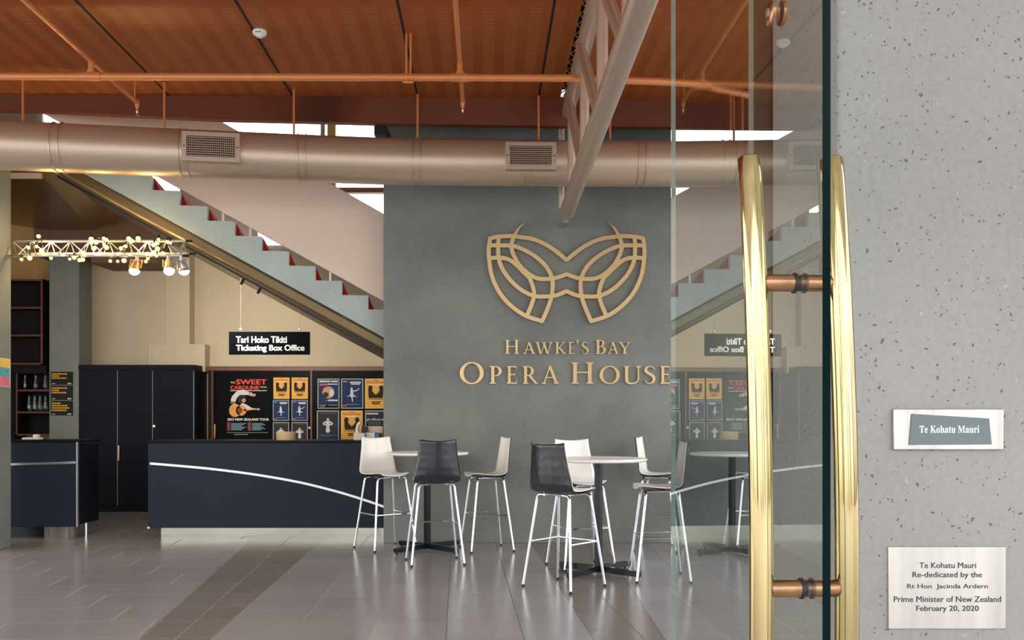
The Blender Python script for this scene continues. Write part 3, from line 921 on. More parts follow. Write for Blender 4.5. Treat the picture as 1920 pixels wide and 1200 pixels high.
# ================================================================= SPRINKLER PIPES
def branch_x(xf, d): return xf + .028 * (9.7 - d)
sp = thing('sprinkler_pipework', 'copper painted sprinkler pipe with three branches hung under the ceiling', 'pipework', (0, 8.56, 4.58))
ZM, ZB = 4.58, 4.72
pipe = smooth_path([(-9.4, 8.5, ZM), (-5, 8.53, ZM), (0, 8.57, ZM), (.6, 8.60, ZM), (1.09, 8.64, ZM), (1.47, 8.68, ZM), (1.75, 8.76, ZM), (1.98, 8.88, ZM), (2.27, 9.02, ZM), (3.0, 9.4, ZM), (4.5, 10.0, ZM)], 6)
MB().tube(pipe, .034, n=20).build('main_pipe', M['copper_pipe'], sp, angle=60)
for xf, dend in ((-3.88, 9.66), (-.51, 9.62), (1.76, 9.62)):
    pb = MB().tube([(branch_x(xf, 2.6), 2.6, ZB), (branch_x(xf, dend), dend, ZB), ], .022, n=14).build('branch_pipe', M['copper_pipe'], sp)
    xe = branch_x(xf, dend)
    MB().tube([(xe, dend, ZB + .03), (xe, dend, ZB - .03), (xe, dend, ZB - .06), (xe, dend, ZB - .075)], .02, n=12, radii=[.024, .024, .014, .014]).build('elbow', M['copper_pipe'], pb)
    mb = MB()
    mb.lathe([(.012, ZB - .135), (.026, ZB - .133), (.026, ZB - .129), (.008, ZB - .125), (.008, ZB - .11), (.015, ZB - .095), (.016, ZB - .075)], (xe, dend, 0), 14)
    mb.build('sprinkler_head', M['brass'], pb)
    # saddle tee joining the branch to the main
    dm = min(pipe, key=lambda q: abs(q.x - branch_x(xf, q.y))).y
    xm = branch_x(xf, dm)
    MB().tube([(xm, dm, ZM + .028), (xm, dm, ZM + .05), (xm, dm, ZM + .055), (xm, dm, ZB)], .03, n=14, radii=[.04, .04, .027, .027]).build('tee_outlet', M['copper_pipe'], sp)
    MB().tube([(xm - .085, dm - .003, ZM), (xm + .085, dm + .003, ZM)], .039, n=20).build('tee_collar', M['copper_pipe'], sp)
    MB().tube([(xe, dend - .06, ZB), (xe, dend - .06, CEIL)], .008, n=8).build('drop_rod', M['copper_pipe'], sp)
for px in (762, 770):
    x = (px - 960) * 8.55 / F
    MB().tube([(x, 8.55, ZM - .05), (x, 8.55, CEIL)], .010, n=8).build('hanger_rod', M['copper_pipe'], sp)
MB().tube([(-1.0, 8.55, ZM - .045), (-.90, 8.55, ZM - .045)], .012, n=8).build('hanger_clip', M['copper_pipe'], sp)

# smoke detector
xs_, ds_ = (487 - 960) * 8.5 / F, 8.5
t = thing('smoke_detector', 'round white smoke detector on the copper ceiling', 'smoke detector', (xs_, ds_, CEIL))
MB().lathe([(.0, CEIL), (.062, CEIL), (.064, CEIL - .02), (.058, CEIL - .034), (.045, CEIL - .04), (.0, CEIL - .04)][::-1], (xs_, ds_, 0), 28).build('body', M['plastic_white'], t)
MB().lathe([(.0, CEIL - .056), (.028, CEIL - .056), (.036, CEIL - .048), (.036, CEIL - .04), (.0, CEIL - .04)], (xs_, ds_, 0), 24).build('sensor_cap', M['plastic_white'], t)
MB().box(xs_ - .022, xs_ + .022, ds_ - .06, ds_ - .045, CEIL - .032, CEIL - .024).build('sensor_slot', M['black'], t)

# ================================================================= STAIRCASE
SD0, SD1, ST = 11.1, 12.6, .15
GO, RI = .308, .1659
STAIR_TURN = math.radians(9)      # the flight swings forward towards its top
NX, NZ = -1.707, 2.915            # nosing of the reference step
stair = thing('staircase', 'grey concrete staircase with red carpet rising to the left behind the feature wall', 'staircase', (NX, SD0, 0))
K0, K1 = -17, 10
def nose(k_): return NX - GO * k_, NZ + RI * k_
def stringer(d0, d1):
    top = []
    for k_ in range(K0, K1 + 1):
        x, z = nose(k_)
        top.append((x, z - RI)); top.append((x, z))
    xl, zl = nose(K1); top.append((xl - GO, zl))
    # underside parallel to the flight
    slope = RI / GO
    pts = [(x, max(z, 0)) for x, z in top]
    drop = .40
    xr, zr = nose(K0)
    und = [(xl - GO, zl + slope * GO - drop), ]
    xb = NX + (NZ - drop) / slope
    und.append((xb, 0.0))
    outline = pts + und
    seen = []
    for q in outline:
        if not seen or (abs(q[0] - seen[-1][0]) + abs(q[1] - seen[-1][1])) > 1e-4: seen.append(q)
    return MB().prism([(x, d0, z) for x, z in seen], (0, d1 - d0, 0))
stringer(SD0, SD0 + ST).build('stringer', M['conc_stair'], stair)
stringer(SD1 - ST, SD1).build('stringer', M['conc_stair'], stair)
for k_ in range(K0, K1 + 1):
    x, z = nose(k_)
    if z < .1: continue
    mb = MB()
    e_ = .004
    prof = [(x + .075, max(z - RI, 0.0)), (x + .035, z - RI * .45), (x + e_, z + e_), (x - GO + e_, z + e_), (x - GO + e_, z - .1), (x + .0, max(z - RI - .06, 0))]
    mb.prism([(px_, SD0 + ST - .002, pz) for px_, pz in prof], (0, SD1 - SD0 - 2 * ST + .004, 0))
    mb.build('carpeted_step', M['red_carpet'], stair)
# bronze soffit beam under the flight
def sloped(xa, xb, off_top, off_bot, d0, d1, name, mat, par, bevel=0.0):
    s_ = RI / GO
    za, zb_ = NZ - (xa - NX) * s_, NZ - (xb - NX) * s_
    mb = MB().prism([(xa, d0, za + off_bot), (xb, d0, zb_ + off_bot), (xb, d0, zb_ + off_top), (xa, d0, za + off_top)], (0, d1 - d0, 0))
    return mb.build(name, mat, par, bevel=bevel)
sloped(-5.2, 1.5, -.40, -.555, SD0 + .03, SD1 - .03, 'soffit_beam', M['bronze_beam'], stair, .03)
sloped(-5.2, 1.3, -.575, -.605, SD0 + .05, SD0 + .09, 'lighting_track', M['black'], stair)
for x_ in (-3.15, -2.96):
    z_ = NZ - (x_ - NX) * RI / GO - .60
    MB().tube([(x_, SD0 + .07, z_), (x_ - .03, SD0 + .05, z_ - .07)], .016, n=10).build('track_clip', M['black'], stair)
for px in (497, 618):
    x_ = (px - 960) * SD0 / F
# near and far balustrades
s_ = RI / GO
def balustrade(d0, d1, xa, xb, bot, top, name='balustrade_panel'):
    return sloped(xa, xb, top, bot, d0, d1, name, M['pink_panel'], stair, .004)
balustrade(SD0 + .04, SD0 + .08, -5.5, .6, .035, 1.085)
for k_ in (9, 5, 4, 1, -2):
    x, z = nose(k_)
    x -= .14
    MB().box(x - .012, x + .012, SD0 + .05, SD0 + .07, z - .02, z + .16).build('balustrade_post', M['steel_plate'], stair)

stair.rotation_euler = (0, 0, STAIR_TURN)

# landing with its folded bronze soffit
ld = thing('stair_landing', 'bronze clad landing slab jutting out at the top of the staircase', 'landing', (-6.5, 12.0, 4.27))
MB().hexa([(-9.4, 10.9, 4.29), (-5.50, 10.9, 4.29), (-6.31, 14.05, 4.29), (-7.02, 14.05, 4.29),
           (-9.4, 10.9, 4.33), (-5.50, 10.9, 4.33), (-6.31, 14.05, 4.33), (-7.02, 14.05, 4.33)]).build('soffit', M['bronze_sheet'], ld)
MB().hexa([(-5.50, 10.9, 4.29), (-5.16, 11.0, 4.40), (-5.95, 14.05, 4.40), (-6.31, 14.05, 4.29),
           (-5.50, 10.9, 4.60), (-5.16, 11.0, 4.60), (-5.95, 14.05, 4.60), (-6.31, 14.05, 4.60)]).build('edge_beam', M['bronze_sheet'], ld)
MB().box(-9.4, -5.48, 10.86, 10.9, 4.25, 4.31).build('edge_lip', M['pink_panel'], ld)
MB().box(-9.4, -5.6, 10.95, 12.6, 4.62, 4.87).build('slab', M['conc_stair'], ld)

# ================================================================= COLUMNS AT THE LEFT
o = MB().box(-6.4, -5.65, 10.05, 10.53, 0, 4.29).build('concrete_column', M['conc_col'], bevel=.01, loc=(-6.0, 10.3, 0))
tag(o, 'grey concrete column at the left edge of the view with a small poster on it', 'column')
o = MB().box((92 - 960) * 14.5 / F, (148 - 960) * 14.5 / F, 14.5, 14.95, 0, 4.4).build('concrete_column', M['conc_col'], bevel=.01, loc=(-7, 14.7, 0))
tag(o, 'grey concrete column behind the bar carrying three dark notices', 'column')
# small poster on the near column
t = thing('column_poster', 'small bright pink and yellow poster on the left edge column', 'poster', (-5.645, 10.25, 2.0))
z0, z1 = at(0, 725, 10.3).z, at(0, 671, 10.3).z
MB().box(-5.649, -5.644, 10.27, 10.50, z0, z1).build('sheet', M['paper'], t)
zs_ = [z0 + (z1 - z0) * q for q in (.02, .35, .68, .98)]
for (za, zb_), m_ in zip(zip(zs_[:-1], zs_[1:]), (pbr('pink print', (232, 120, 150), .5, var=.1), pbr('turquoise print', (90, 170, 190), .5, var=.3, scale=30), pbr('lemon print', (240, 200, 90), .5, var=.1))):
    MB().box(-5.6435, -5.6428, 10.285, 10.485, za, zb_).build('printed_area', m_, t)

# ================================================================= BAR COUNTERS
def inlay(pts, d, wd, par):
    sp_ = smooth_path(pts, 6)
    L, R = ribbon(sp_, wd)
    mb = MB()
    n = len(L)
    rows = [[], [], [], []]
    for l, r in zip(L, R):
        rows[0].append((l.x, d + .004, l.y)); rows[1].append((l.x, d - .003, l.y)); rows[2].append((r.x, d - .003, r.y)); rows[3].append((r.x, d + .004, r.y))
    mb.grid(rows)
    return mb.build('inlay_strip', M['inlay'], par)
CD = 11.2
# long ticket counter
xa = (277 - 960) * CD / F
tk = thing('ticket_counter', 'long navy black ticket counter with a curved silver stripe and mirrored plinth', 'counter', (-3.0, CD, 0))
ztop, zbot = at(0, 830, CD).z, at(0, 990, CD).z
MB().box(xa, -1.2, CD, CD + .06, zbot, ztop).build('front_panel', M['navy'], tk, bevel=.006)
MB().box(xa + .03, -1.2, CD + .06, CD + .72, .30, ztop - .045).build('carcass', M['navy'], tk)
MB().box(xa - .005, -1.2, CD - .01, CD + .74, ztop, ztop + .025).build('counter_top', M['navy_door'], tk, bevel=.004)
MB().box((302 - 960) * 11.4 / F, -1.2, 11.4, 11.44, 0, .30).build('kickplate', M['mirror_steel'], tk)
inlay([(lambda q: (q.x, q.z))(at(px, py, CD)) for px, py in ((281, 869), (330, 873), (399, 879.5), (480, 890), (560, 904), (620, 918.5), (660, 930), (700, 943), (730, 954))], CD, .027, tk)
MB().tube([(xa + .012, CD - .002, zbot + .004), (xa + .012, CD - .010, zbot + .004)], .014, n=12).build('corner_stud', M['plastic_white'], tk)
# short bar counter at the left
br = thing('bar_counter', 'short navy black bar counter beside the left column with a straight silver stripe', 'counter', (-6.0, CD, 0))
xb = (145 - 960) * CD / F
zt2, zb2 = at(0, 829, CD).z, at(0, 988, CD).z
MB().box(-7.6, xb, CD, CD + .06, zb2, zt2).build('front_panel', M['navy'], br, bevel=.006)
MB().box(-7.6, xb - .01, CD + .06, CD + .60, zb2 + .02, zt2 - .04).build('carcass', M['navy_door'], br)
MB().box(-7.6, xb + .01, CD - .01, CD + .62, zt2, zt2 + .025).build('counter_top', M['navy_door'], br, bevel=.004)
MB().box((83 - 960) * 11.225 / F, (128 - 960) * 11.225 / F, 11.225, 11.5, 0, zb2).build('kickplate', M['steel_plate'], br)
MB().box(-7.6, (83 - 960) * 11.36 / F, 11.46, 11.5, 0, zb2 + .02).build('kickplate', M['black_gloss'], br)
inlay([(lambda q: (q.x, q.z))(at(px, py, CD)) for px, py in ((10, 871), (60, 869.5), (100, 868.5), (142, 867))], CD, .027, br)
MB().box(xb - .012, xb + .004, CD - .004, CD + .03, zb2, zt2).build('edge_strip', M['inlay'], br)
MB().tube([(xb - .03, CD + .3, 0), (xb - .03, CD + .3, zb2 + .03)], .016, n=12).build('leg', M['chrome'], br)

# ---- things on the counters
q = at(536, 830, 11.5)
t = thing('round_wooden_box', 'round pale wooden box standing on the long ticket counter', 'box', (q.x, 11.5, ztop + .025))
zt_ = ztop + .025
MB().lathe([(.0, zt_), (.112, zt_), (.115, zt_ + .01), (.115, zt_ + .078), (.0, zt_ + .078)], (q.x, 11.5, 0), 32).build('box_body', M['tan_wood'], t, angle=40)
MB().lathe([(.0, zt_ + .078), (.118, zt_ + .078), (.118, zt_ + .098), (.110, zt_ + .102), (.0, zt_ + .102)], (q.x, 11.5, 0), 32).build('lid', M['tan_wood'], t, angle=40)
# till clutter at the right end of the ticket counter
def on_counter(px0, px1, d0, d1, z0, z1):
    return ((px0 - 960) * d0 / F, (px1 - 960) * d0 / F, d0, d1, z0, z1)
o = MB().box(*on_counter(663, 684, 11.45, 11.62, zt_, zt_ + .085)).build('paper_stack', M['paper'], bevel=.003, loc=((674 - 960) * 11.5 / F, 11.5, zt_))
tag(o, 'left white paper stack on the right end of the ticket counter', 'paper')
o = MB().box(*on_counter(686, 703, 11.5, 11.7, zt_, zt_ + .09)).build('document_tray', M['plastic_white'], bevel=.003, loc=((694 - 960) * 11.5 / F, 11.6, zt_))
tag(o, 'low white tray beside the blue folder on the ticket counter', 'tray')
o = MB().box(*on_counter(704, 711, 11.5, 11.7, zt_, zt_ + .085)).build('ring_binder', pbr('blue card', (60, 120, 160), .5), bevel=.003, loc=((707 - 960) * 11.5 / F, 11.6, zt_))
tag(o, 'narrow blue folder on the ticket counter beside the feature wall', 'folder')
t = thing('receipt_printer', 'pale receipt printer raised behind the white tray on the ticket counter', 'printer', ((700 - 960) * 11.75 / F, 11.8, zt_))
X0, X1 = (686 - 960) * 11.72 / F, (718 - 960) * 11.72 / F
MB().box(X0, X1, 11.72, 11.9, zt_, zt_ + .17).build('printer_body', pbr('beige plastic', (224, 196, 178), .5, var=.0), t, bevel=.006)
MB().box(X0 + .02, X1 - .01, 11.73, 11.88, zt_ + .17, zt_ + .24).build('printer_cover', M['black'], t, bevel=.01)
t = thing('desk_telephone', 'black telephone with a white handset standing on the ticket counter clutter', 'telephone', ((680 - 960) * 11.66 / F, 11.68, zt_))
MB().hexa([Vector((at(q_, 0, e_).x, e_, zt_)) for q_, e_ in ((677, 11.66), (690, 11.66), (690, 11.71), (677, 11.71))] + [ at(678, 798, 11.69), at(689, 800, 11.69), at(689, 800, 11.71), at(678, 798, 11.71)]).build('telephone_body', M['black'], t, bevel=.004)
MB().tube([at(671, 812, 11.64), at(669.5, 804, 11.64), at(671.5, 796, 11.64), at(676, 793, 11.64)], .026, n=12, radii=[.028, .02, .02, .028]).build('handset', M['plastic_white'], t)
q = at(62, 829, 11.5)
o = MB().box(q.x - .1, q.x + .1, 11.42, 11.55, zt2 + .025, zt2 + .05).build('napkin_stack', M['paper'], bevel=.006, loc=(q.x, 11.5, zt2 + .025))
tag(o, 'flat white napkin stack lying on the short bar counter', 'napkins')
o = MB().box(q.x - .06, q.x + .0, 11.6, 11.68, zt2 + .025, zt2 + .085).build('till_roll', M['plastic_white'], bevel=.012, loc=(q.x, 11.64, zt2 + .025))
tag(o, 'small white block behind the napkin stack on the short bar counter', 'block')

# ================================================================= TALL CUPBOARD
KD = 14.5
cx0, cx1 = (147 - 960) * KD / F, (363 - 960) * KD / F
ck = thing('tall_cupboard', 'tall black three door cupboard between the column and the poster cabinet', 'cupboard', ((cx0 + cx1) / 2, KD + .3, 0))
ztk = at(0, 684, KD).z
MB().box(cx0, cx1 + .02, KD + .02, KD + .58, 0, ztk).build('carcass', M['navy_door'], ck)
MB().box(cx0, cx1, KD, KD + .02, ztk - .08, ztk).build('top_rail', M['navy_door'], ck)
edges = [147, 220, 286, 363]
for i in range(3):
    a_, b_ = (edges[i] - 960) * KD / F + .006, (edges[i + 1] - 960) * KD / F - .006
    dr_ = MB().box(a_, b_, KD - .002, KD + .02, .10, ztk - .09).build('door', M['navy_door'], ck, bevel=.003)
    if i == 1:
        q = at(223.5, 850, KD)
        MB().box(q.x - .012, q.x + .012, KD - .03, KD - .002, at(0, 864, KD).z, at(0, 835, KD).z).build('handle', M['gold_letter'], dr_, bevel=.004)
    if i == 2:
        q = at(290, 799, KD)
        MB().tube([(q.x, KD - .03, q.z), (q.x, KD - .002, q.z)], .02, n=14).build('lock_knob', M['inlay'], dr_)
for e2 in (220, 286, 363):
    xx = (e2 - 960) * KD / F
    MB().box(xx - .004, xx + .004, KD - .001, KD + .015, .10, ztk - .09).build('edge_strip', M['grey_ink'], ck)

# ================================================================= POSTER CABINET
QD = 14.9
pcx0, pcx1 = (389 - 960) * QD / F, -1.75
pcab = thing('poster_cabinet', 'black fronted cabinet with red brown timber frame covered with show posters', 'cabinet', ((pcx0 + pcx1) / 2, QD, 0))
zq = at(0, 687, QD).z
MB().box(pcx0, pcx1, QD + .02, BACK, 0, zq).build('carcass', M['dark_void'], pcab)
MB().box(pcx0, pcx1, QD - .03, QD + .02, zq - .07, zq).build('top_rail', M['wood_red'], pcab)
for px in (399, 584):
    xx = (px - 960) * QD / F
    MB().box(xx - .014, xx + .014, QD - .02, QD + .02, .1, zq - .07).build('stile', M['wood_red'], pcab)
for a_, b_ in ((401, 582), (586, 760)):
    dd = MB().box((a_ - 960) * QD / F, (b_ - 960) * QD / F, QD - .004, QD + .018, .1, zq - .072).build('door', M['black_print'], pcab)
    if a_ == 401:
        q = at(403.5, 809, QD)
        MB().box(q.x - .01, q.x + .01, QD - .03, QD - .004, at(0, 822, QD).z, at(0, 795, QD).z).build('handle', M['gold_letter'], dd, bevel=.004)
        q = at(580.5, 802, QD)
        MB().tube([(q.x, QD - .02, q.z), (q.x, QD - .004, q.z)], .018, n=12).build('lock_knob', M['plastic_white'], dd)

PQ = QD - .008
class Poster:
    def __init__(s, x0, y0, x1, y1, label, edge, face, border=.03, group=None):
        s.x0, s.x1, s.z0, s.z1 = rect_px(x0, y0, x1, y1, PQ)
        s.t = thing('show_poster', label, 'poster', ((s.x0 + s.x1) / 2, PQ, s.z0), group)
        MB().box(s.x0, s.x1, PQ - .006, PQ + .004, s.z0, s.z1).build('sheet', M[edge], s.t)
        s.layer = 0
        b = border; asp = (s.x1 - s.x0) / (s.z1 - s.z0)
        s.shape('printed_area', face, [(b, b * asp), (1 - b, b * asp), (1 - b, 1 - b * asp), (b, 1 - b * asp)])
    def p(s, u, v, y): return (s.x0 + u * (s.x1 - s.x0), y, s.z0 + v * (s.z1 - s.z0))
    def shape(s, name, mat, *polys):
        s.layer += 1
        y = PQ - .006 - .0012 * s.layer
        mb = MB()
        for pl in polys: mb.prism([s.p(u, v, y) for u, v in pl], (0, .001, 0))
        return mb.build(name, M[mat], s.t)
    def bars(s, mat, *rects):
        return s.shape('small_print', mat, *[[(a, c), (b, c), (b, d), (a, d)] for a, b, c, d in rects])
    def text(s, body, mat, u0, u1, v0, v1, off=.03):
        s.layer += 1
        y = PQ - .006 - .0012 * s.layer
        m_ = MB(); a, b = s.p(u0, v0, y), s.p(u1, v1, y)
        text_mesh(body, m_, a[0], b[0], a[2], b[2], y, 0, bold=off)
        return m_.build('title_lettering', M[mat], s.t)
def ell(cx, cy, rx, ry, n=18): return [(cx + rx * math.cos(2 * PI * i / n), cy + ry * math.sin(2 * PI * i / n)) for i in range(n)]
def orange(x0, y0, x1, y1, label):
    p = Poster(x0, y0, x1, y1, label, 'orange_edge', 'orange_print', .035)
    p.text('PROCLAIMERS', 'oxide_ink', .08, .92, .84, .91)
    p.bars('oxide_ink', (.38, .62, .93, .955)); p.bars('paper', (.22, .78, .79, .815))
    p.shape('silhouette', 'dark_print', ell(.25, .69, .10, .085), ell(.75, .69, .10, .085),
            [(.18, .35), (.82, .35), (.84, .50), (.84, .64), (.70, .63), (.62, .54), (.5, .46), (.38, .54), (.30, .63), (.16, .64), (.16, .50)])
    p.bars('oxide_ink', (.18, .82, .30, .33)); p.bars('dark_print', (.3, .72, .20, .235), (.34, .68, .14, .175)); p.bars('orange_edge', (.15, .85, .07, .085))
def ballet(x0, y0, x1, y1, label, arm=True):
    p = Poster(x0, y0, x1, y1, label, 'pale_border', 'navy_print', .035)
    p.bars('pale_print', (.40, .90, .85, .90), (.45, .85, .80, .835)); p.bars('grey_ink', (.08, .28, .88, .92))
    fig = [ell(.48, .665, .05, .045, 10), [(.42, .62), (.55, .62), (.56, .46), (.74, .38), (.62, .40), (.50, .38), (.36, .42), (.22, .38), (.42, .47)], [(.46, .40), (.52, .40), (.54, .24), (.50, .22), (.48, .30)]]
    if arm: fig.append([(.54, .60), (.72, .62), (.82, .70), (.80, .64), (.72, .585), (.55, .565)])
    p.shape('dancer_figure', 'pale_print', *fig)
    p.bars('red_ink', (.06, .25, .07, .11)); p.bars('grey_ink', (.2, .8, .13, .145))
def strong(x0, y0, x1, y1, label):
    p = Poster(x0, y0, x1, y1, label, 'pale_border', 'charcoal_print', .035)
    p.bars('maroon_ink', (.15, .85, .90, .93)); p.bars('navy_print', (.04, .96, .05, .19))
    p.shape('standing_figure', 'pale_print', ell(.5, .70, .06, .045, 10), [(.40, .65), (.60, .65), (.60, .54), (.56, .46), (.60, .30), (.52, .24), (.48, .24), (.40, .30), (.44, .46), (.40, .54)],
            [(.60, .65), (.74, .57), (.72, .52), (.58, .48), (.58, .51), (.67, .555), (.59, .61)], [(.40, .65), (.26, .57), (.28, .52), (.42, .48), (.42, .51), (.33, .555), (.41, .61)])
    p.bars('grey_ink', (.12, .88, .15, .16))
# the big black show poster
p = Poster(424.7, 708.5, 507.3, 817.5, 'large black show poster with red title and orange guitar on the cabinet', 'black_print', 'black_print', .02)
p.text('THE', 'sand', .09, .20, .905, .935); p.text('SWEET', 'red_ink', .22, .92, .885, .975, .06)
p.text('CAROLINE', 'red_ink', .09, .74, .80, .865, .06); p.text('TOUR', 'sand', .76, .92, .825, .855)
p.bars('paper', (.09, .92, .775, .785))
arm = [(q.x, q.y) for q in smooth_path([(.15, .56), (.17, .64), (.25, .72), (.36, .75), (.48, .735), (.58, .715)], 4)]
L, R = ribbon(arm, [.11] * 6 + [.09] * 9 + [.06] * 6)
p.shape('white_sleeve', 'pale_print', *[[L[i], R[i], R[i + 1], L[i + 1]] for i in range(len(L) - 1)])
p.shape('white_shirt', 'pale_print', [(.28, .50), (.36, .57), (.46, .54), (.58, .48), (.66, .475), (.66, .45), (.5, .455), (.40, .48), (.30, .48)])
p.shape('dark_hair', 'dark_print', ell(.35, .635, .10, .075)); p.shape('hands_and_face', 'skin_print', ell(.40, .61, .045, .035), ell(.62, .705, .055, .025), ell(.73, .46, .035, .02))
p.shape('guitar', 'guitar_print', ell(.20, .44, .135, .115), ell(.34, .44, .12, .09), [(.40, .46), (.70, .475), (.70, .455), (.40, .43)]); p.shape('guitar_pickguard', 'maroon_ink', ell(.31, .44, .06, .05))
p.text('2023 NEW ZEALAND TOUR', 'paper', .03, .97, .265, .305, .05)
p.bars('maroon_ink', (.02, .09, .09, .24), (.49, .57, .09, .24)); p.bars('teal_ink', *[(.11, .11 + .25 + .1 * ((i * 7) % 3) / 2, .10 + .022 * i, .112 + .022 * i) for i in range(6)], *[(.59, .59 + .2 + .1 * ((i * 5) % 3) / 2, .10 + .022 * i, .112 + .022 * i) for i in range(6)])
p.bars('grey_ink', (.02, .95, .055, .062), (.18, .5, .022, .034))
orange(513, 708, 543, 747.7, 'small orange poster with two silhouettes right beside the large black poster')
orange(547, 708, 577.3, 747.7, 'small orange poster with two silhouettes beside the cabinet centre stile')
ballet(512, 750, 542, 788.7, 'small navy dancer poster right beside the large black poster', False)
ballet(547, 750, 577, 788.7, 'small navy dancer poster beside the cabinet centre stile')
strong(512, 791.7, 542, 832, 'small charcoal poster with white figure behind the round wooden box, left of two')
strong(547, 791.7, 577, 832, 'small charcoal poster with white figure behind the round wooden box, beside the centre stile')
p = Poster(595.6, 710, 636.3, 766, 'navy poster with round photo and red and white title right of the centre stile', 'pale_border', 'navy_print', .035)
p.bars('pale_print', (.08, .58, .88, .935), (.62, .92, .88, .935), (.45, .92, .80, .83)); p.bars('red_ink', (.1, .42, .77, .83))
p.shape('round_photo', 'skin_print', ell(.5, .54, .28, .2)); p.shape('photo_detail', 'pale_print', ell(.65, .52, .10, .12)); p.shape('photo_detail', 'charcoal_print', ell(.38, .46, .13, .09))
p.bars('pale_print', (.5, .93, .25, .30)); p.bars('red_ink', (.36, .48, .25, .275)); p.bars('black_print', (.04, .96, .03, .15)); p.bars('grey_ink', (.07, .42, .10, .125), (.5, .92, .10, .125), (.12, .35, .05, .07))
ballet(639.8, 710, 681, 766, 'larger navy dancer poster in the upper row right of the centre stile')
orange(684.4, 710, 725, 766, 'larger orange poster in the upper row partly hidden by the feature wall')
strong(594.4, 769.8, 635.6, 825, 'larger charcoal poster with white figure right of the centre stile')
orange(639.4, 769.8, 680, 825, 'larger orange poster in the lower row behind the telephone')
p = Poster(684.8, 769.8, 725.5, 825, 'charcoal group photo poster in the lower row partly hidden by the feature wall', 'pale_border', 'charcoal_print', .035)
p.bars('pale_print', (.06, .6, .87, .92)); p.shape('group_photo', 'grey_ink', ell(.15, .68, .1, .05), ell(.4, .7, .12, .04), ell(.62, .67, .12, .05), ell(.85, .69, .1, .05)); p.shape('group_photo', 'black_print', ell(.5, .5, .45, .12))

# ================================================================= HANGING SIGN
HD = 11.7
x0, x1, z0, z1 = rect_px(429, 622, 581, 665, HD)
t = thing('hanging_sign', 'black hanging sign with two lines of bold white text above the ticket counter', 'sign', ((x0 + x1) / 2, HD, z0))
MB().box(x0, x1, HD, HD + .02, z0, z1).build('sign_board', M['sign_black'], t, bevel=.003)
for body, xa_, xb_, ya, yb in (('Tari Hoko Tikiti', 442.5, 538, 630.5, 643), ('Ticketing Box Office', 442.5, 571, 646.5, 661)):
    a, b = at(xa_, ya, HD), at(xb_, yb, HD)
    m_ = MB(); text_mesh(body, m_, a.x, b.x, b.z, a.z, HD - .0015, 0, bold=.036)
    m_.build('lettering', M['white_ink'], t)
for px in (451, 562):
    q = at(px, 617, HD)
    ztop_ = NZ - (q.x - NX) / math.cos(STAIR_TURN) * RI / GO - .62
    MB().tube([(q.x, HD + .01, z1 - .01), (q.x, HD + .01, ztop_)], .0018, n=6).build('hanging_wire', M['grey_ink'], t)
    MB().ball((q.x, HD + .01, q.z), .016, 10, 8).build('wire_clamp', M['plastic_white'], t)

# ================================================================= SHELVES BEHIND THE BAR
def shelf_unit(name, label, x0, x1, d0, d1, z0, z1, levels, left=True, right=True, loc=None):
    t = thing(name, label, 'shelf', ((x0 + x1) / 2, d0, z0))
    MB().box(x0, x1, d1 - .02, d1, z0, z1).build('back_panel', M['shelf_dark'], t)
    for xx, on in ((x0, left), (x1 - .025, right)):
        if on:
            sdp = MB().box(xx, xx + .025, d0, d1 - .02, z0, z1).build('side_panel', M['shelf_dark'], t)
            MB().box(xx - .002, xx + .027, d0 - .006, d0, z0, z1).build('timber_edge', M['wood_red'], sdp)
    for z in levels:
        sb = MB().box(x0 + .025, x1 - .025, d0 + .004, d1 - .02, z - .02, z).build('shelf_board', M['shelf_dark'], t)
        MB().box(x0 + .025, x1 - .025, d0 - .004, d0 + .004, z - .024, z + .004).build('timber_edge', M['wood_red'], sb)
    return t
SHD = 14.55
shelf_unit('wall_shelf', 'empty dark shelf unit with red brown edges high above the bar', -8.5, (80 - 960) * SHD / F, SHD, SHD + .25, at(0, 682, SHD).z, at(0, 523, SHD).z,
           [at(0, yy, SHD).z for yy in (681, 628, 576, 524)])
SH2 = 14.72
x30 = (30 - 960) * SH2 / F
shelf_unit('glass_shelf', 'dark shelf unit holding glass carafes behind the short bar', x30, -7.0, SH2, SH2 + .33, at(0, 815, SH2).z, at(0, 696, SH2).z,
           [at(0, yy, SH2).z for yy in (814, 772, 731, 697)], right=False)
o = MB().box(-9.3, -7.3, 14.62, BACK - .04, at(0, 696, 14.6).z - .02, at(0, 684, 14.6).z).build('trim_14', M['shelf_dark']); struct(o)
o = MB().box(-9.3, x30 - .01, 14.7, BACK - .04, 0, at(0, 696, 14.6).z - .02).build('trim_15', M['navy_door']); struct(o)
def carafe(name, x, d, z, h, label, group):
    c = MB()
    prof = [(.0, z + .001), (.036 * h / .31, z + .001), (.047 * h / .31, z + .02), (.050 * h / .31, z + .3 * h), (.042 * h / .31, z + .5 * h), (.026 * h / .31, z + .75 * h), (.026 * h / .31, z + .93 * h), (.034 * h / .31, z + h)]
    c.lathe(prof + [(r * .88, zz_) for r, zz_ in prof[::-1][:-1]] + [(.0, z + .008)], (x, d, 0), 20)
    ob = c.build(name, M['clear_glass'], loc=(x, d, z))
    return tag(ob, label, 'carafe', group)
z_a, z_b = at(0, 731, SH2).z, at(0, 772, SH2).z
for px, lb in ((47, 'clear glass carafe on the upper bar shelf, nearest the left column'), (67, 'clear glass carafe in the middle of the upper bar shelf'), (85, 'clear glass carafe on the upper bar shelf, nearest the notices')):
    carafe('glass_carafe', (px - 960) * 14.85 / F, 14.85, z_a, .26, lb, 'carafes on the upper bar shelf')
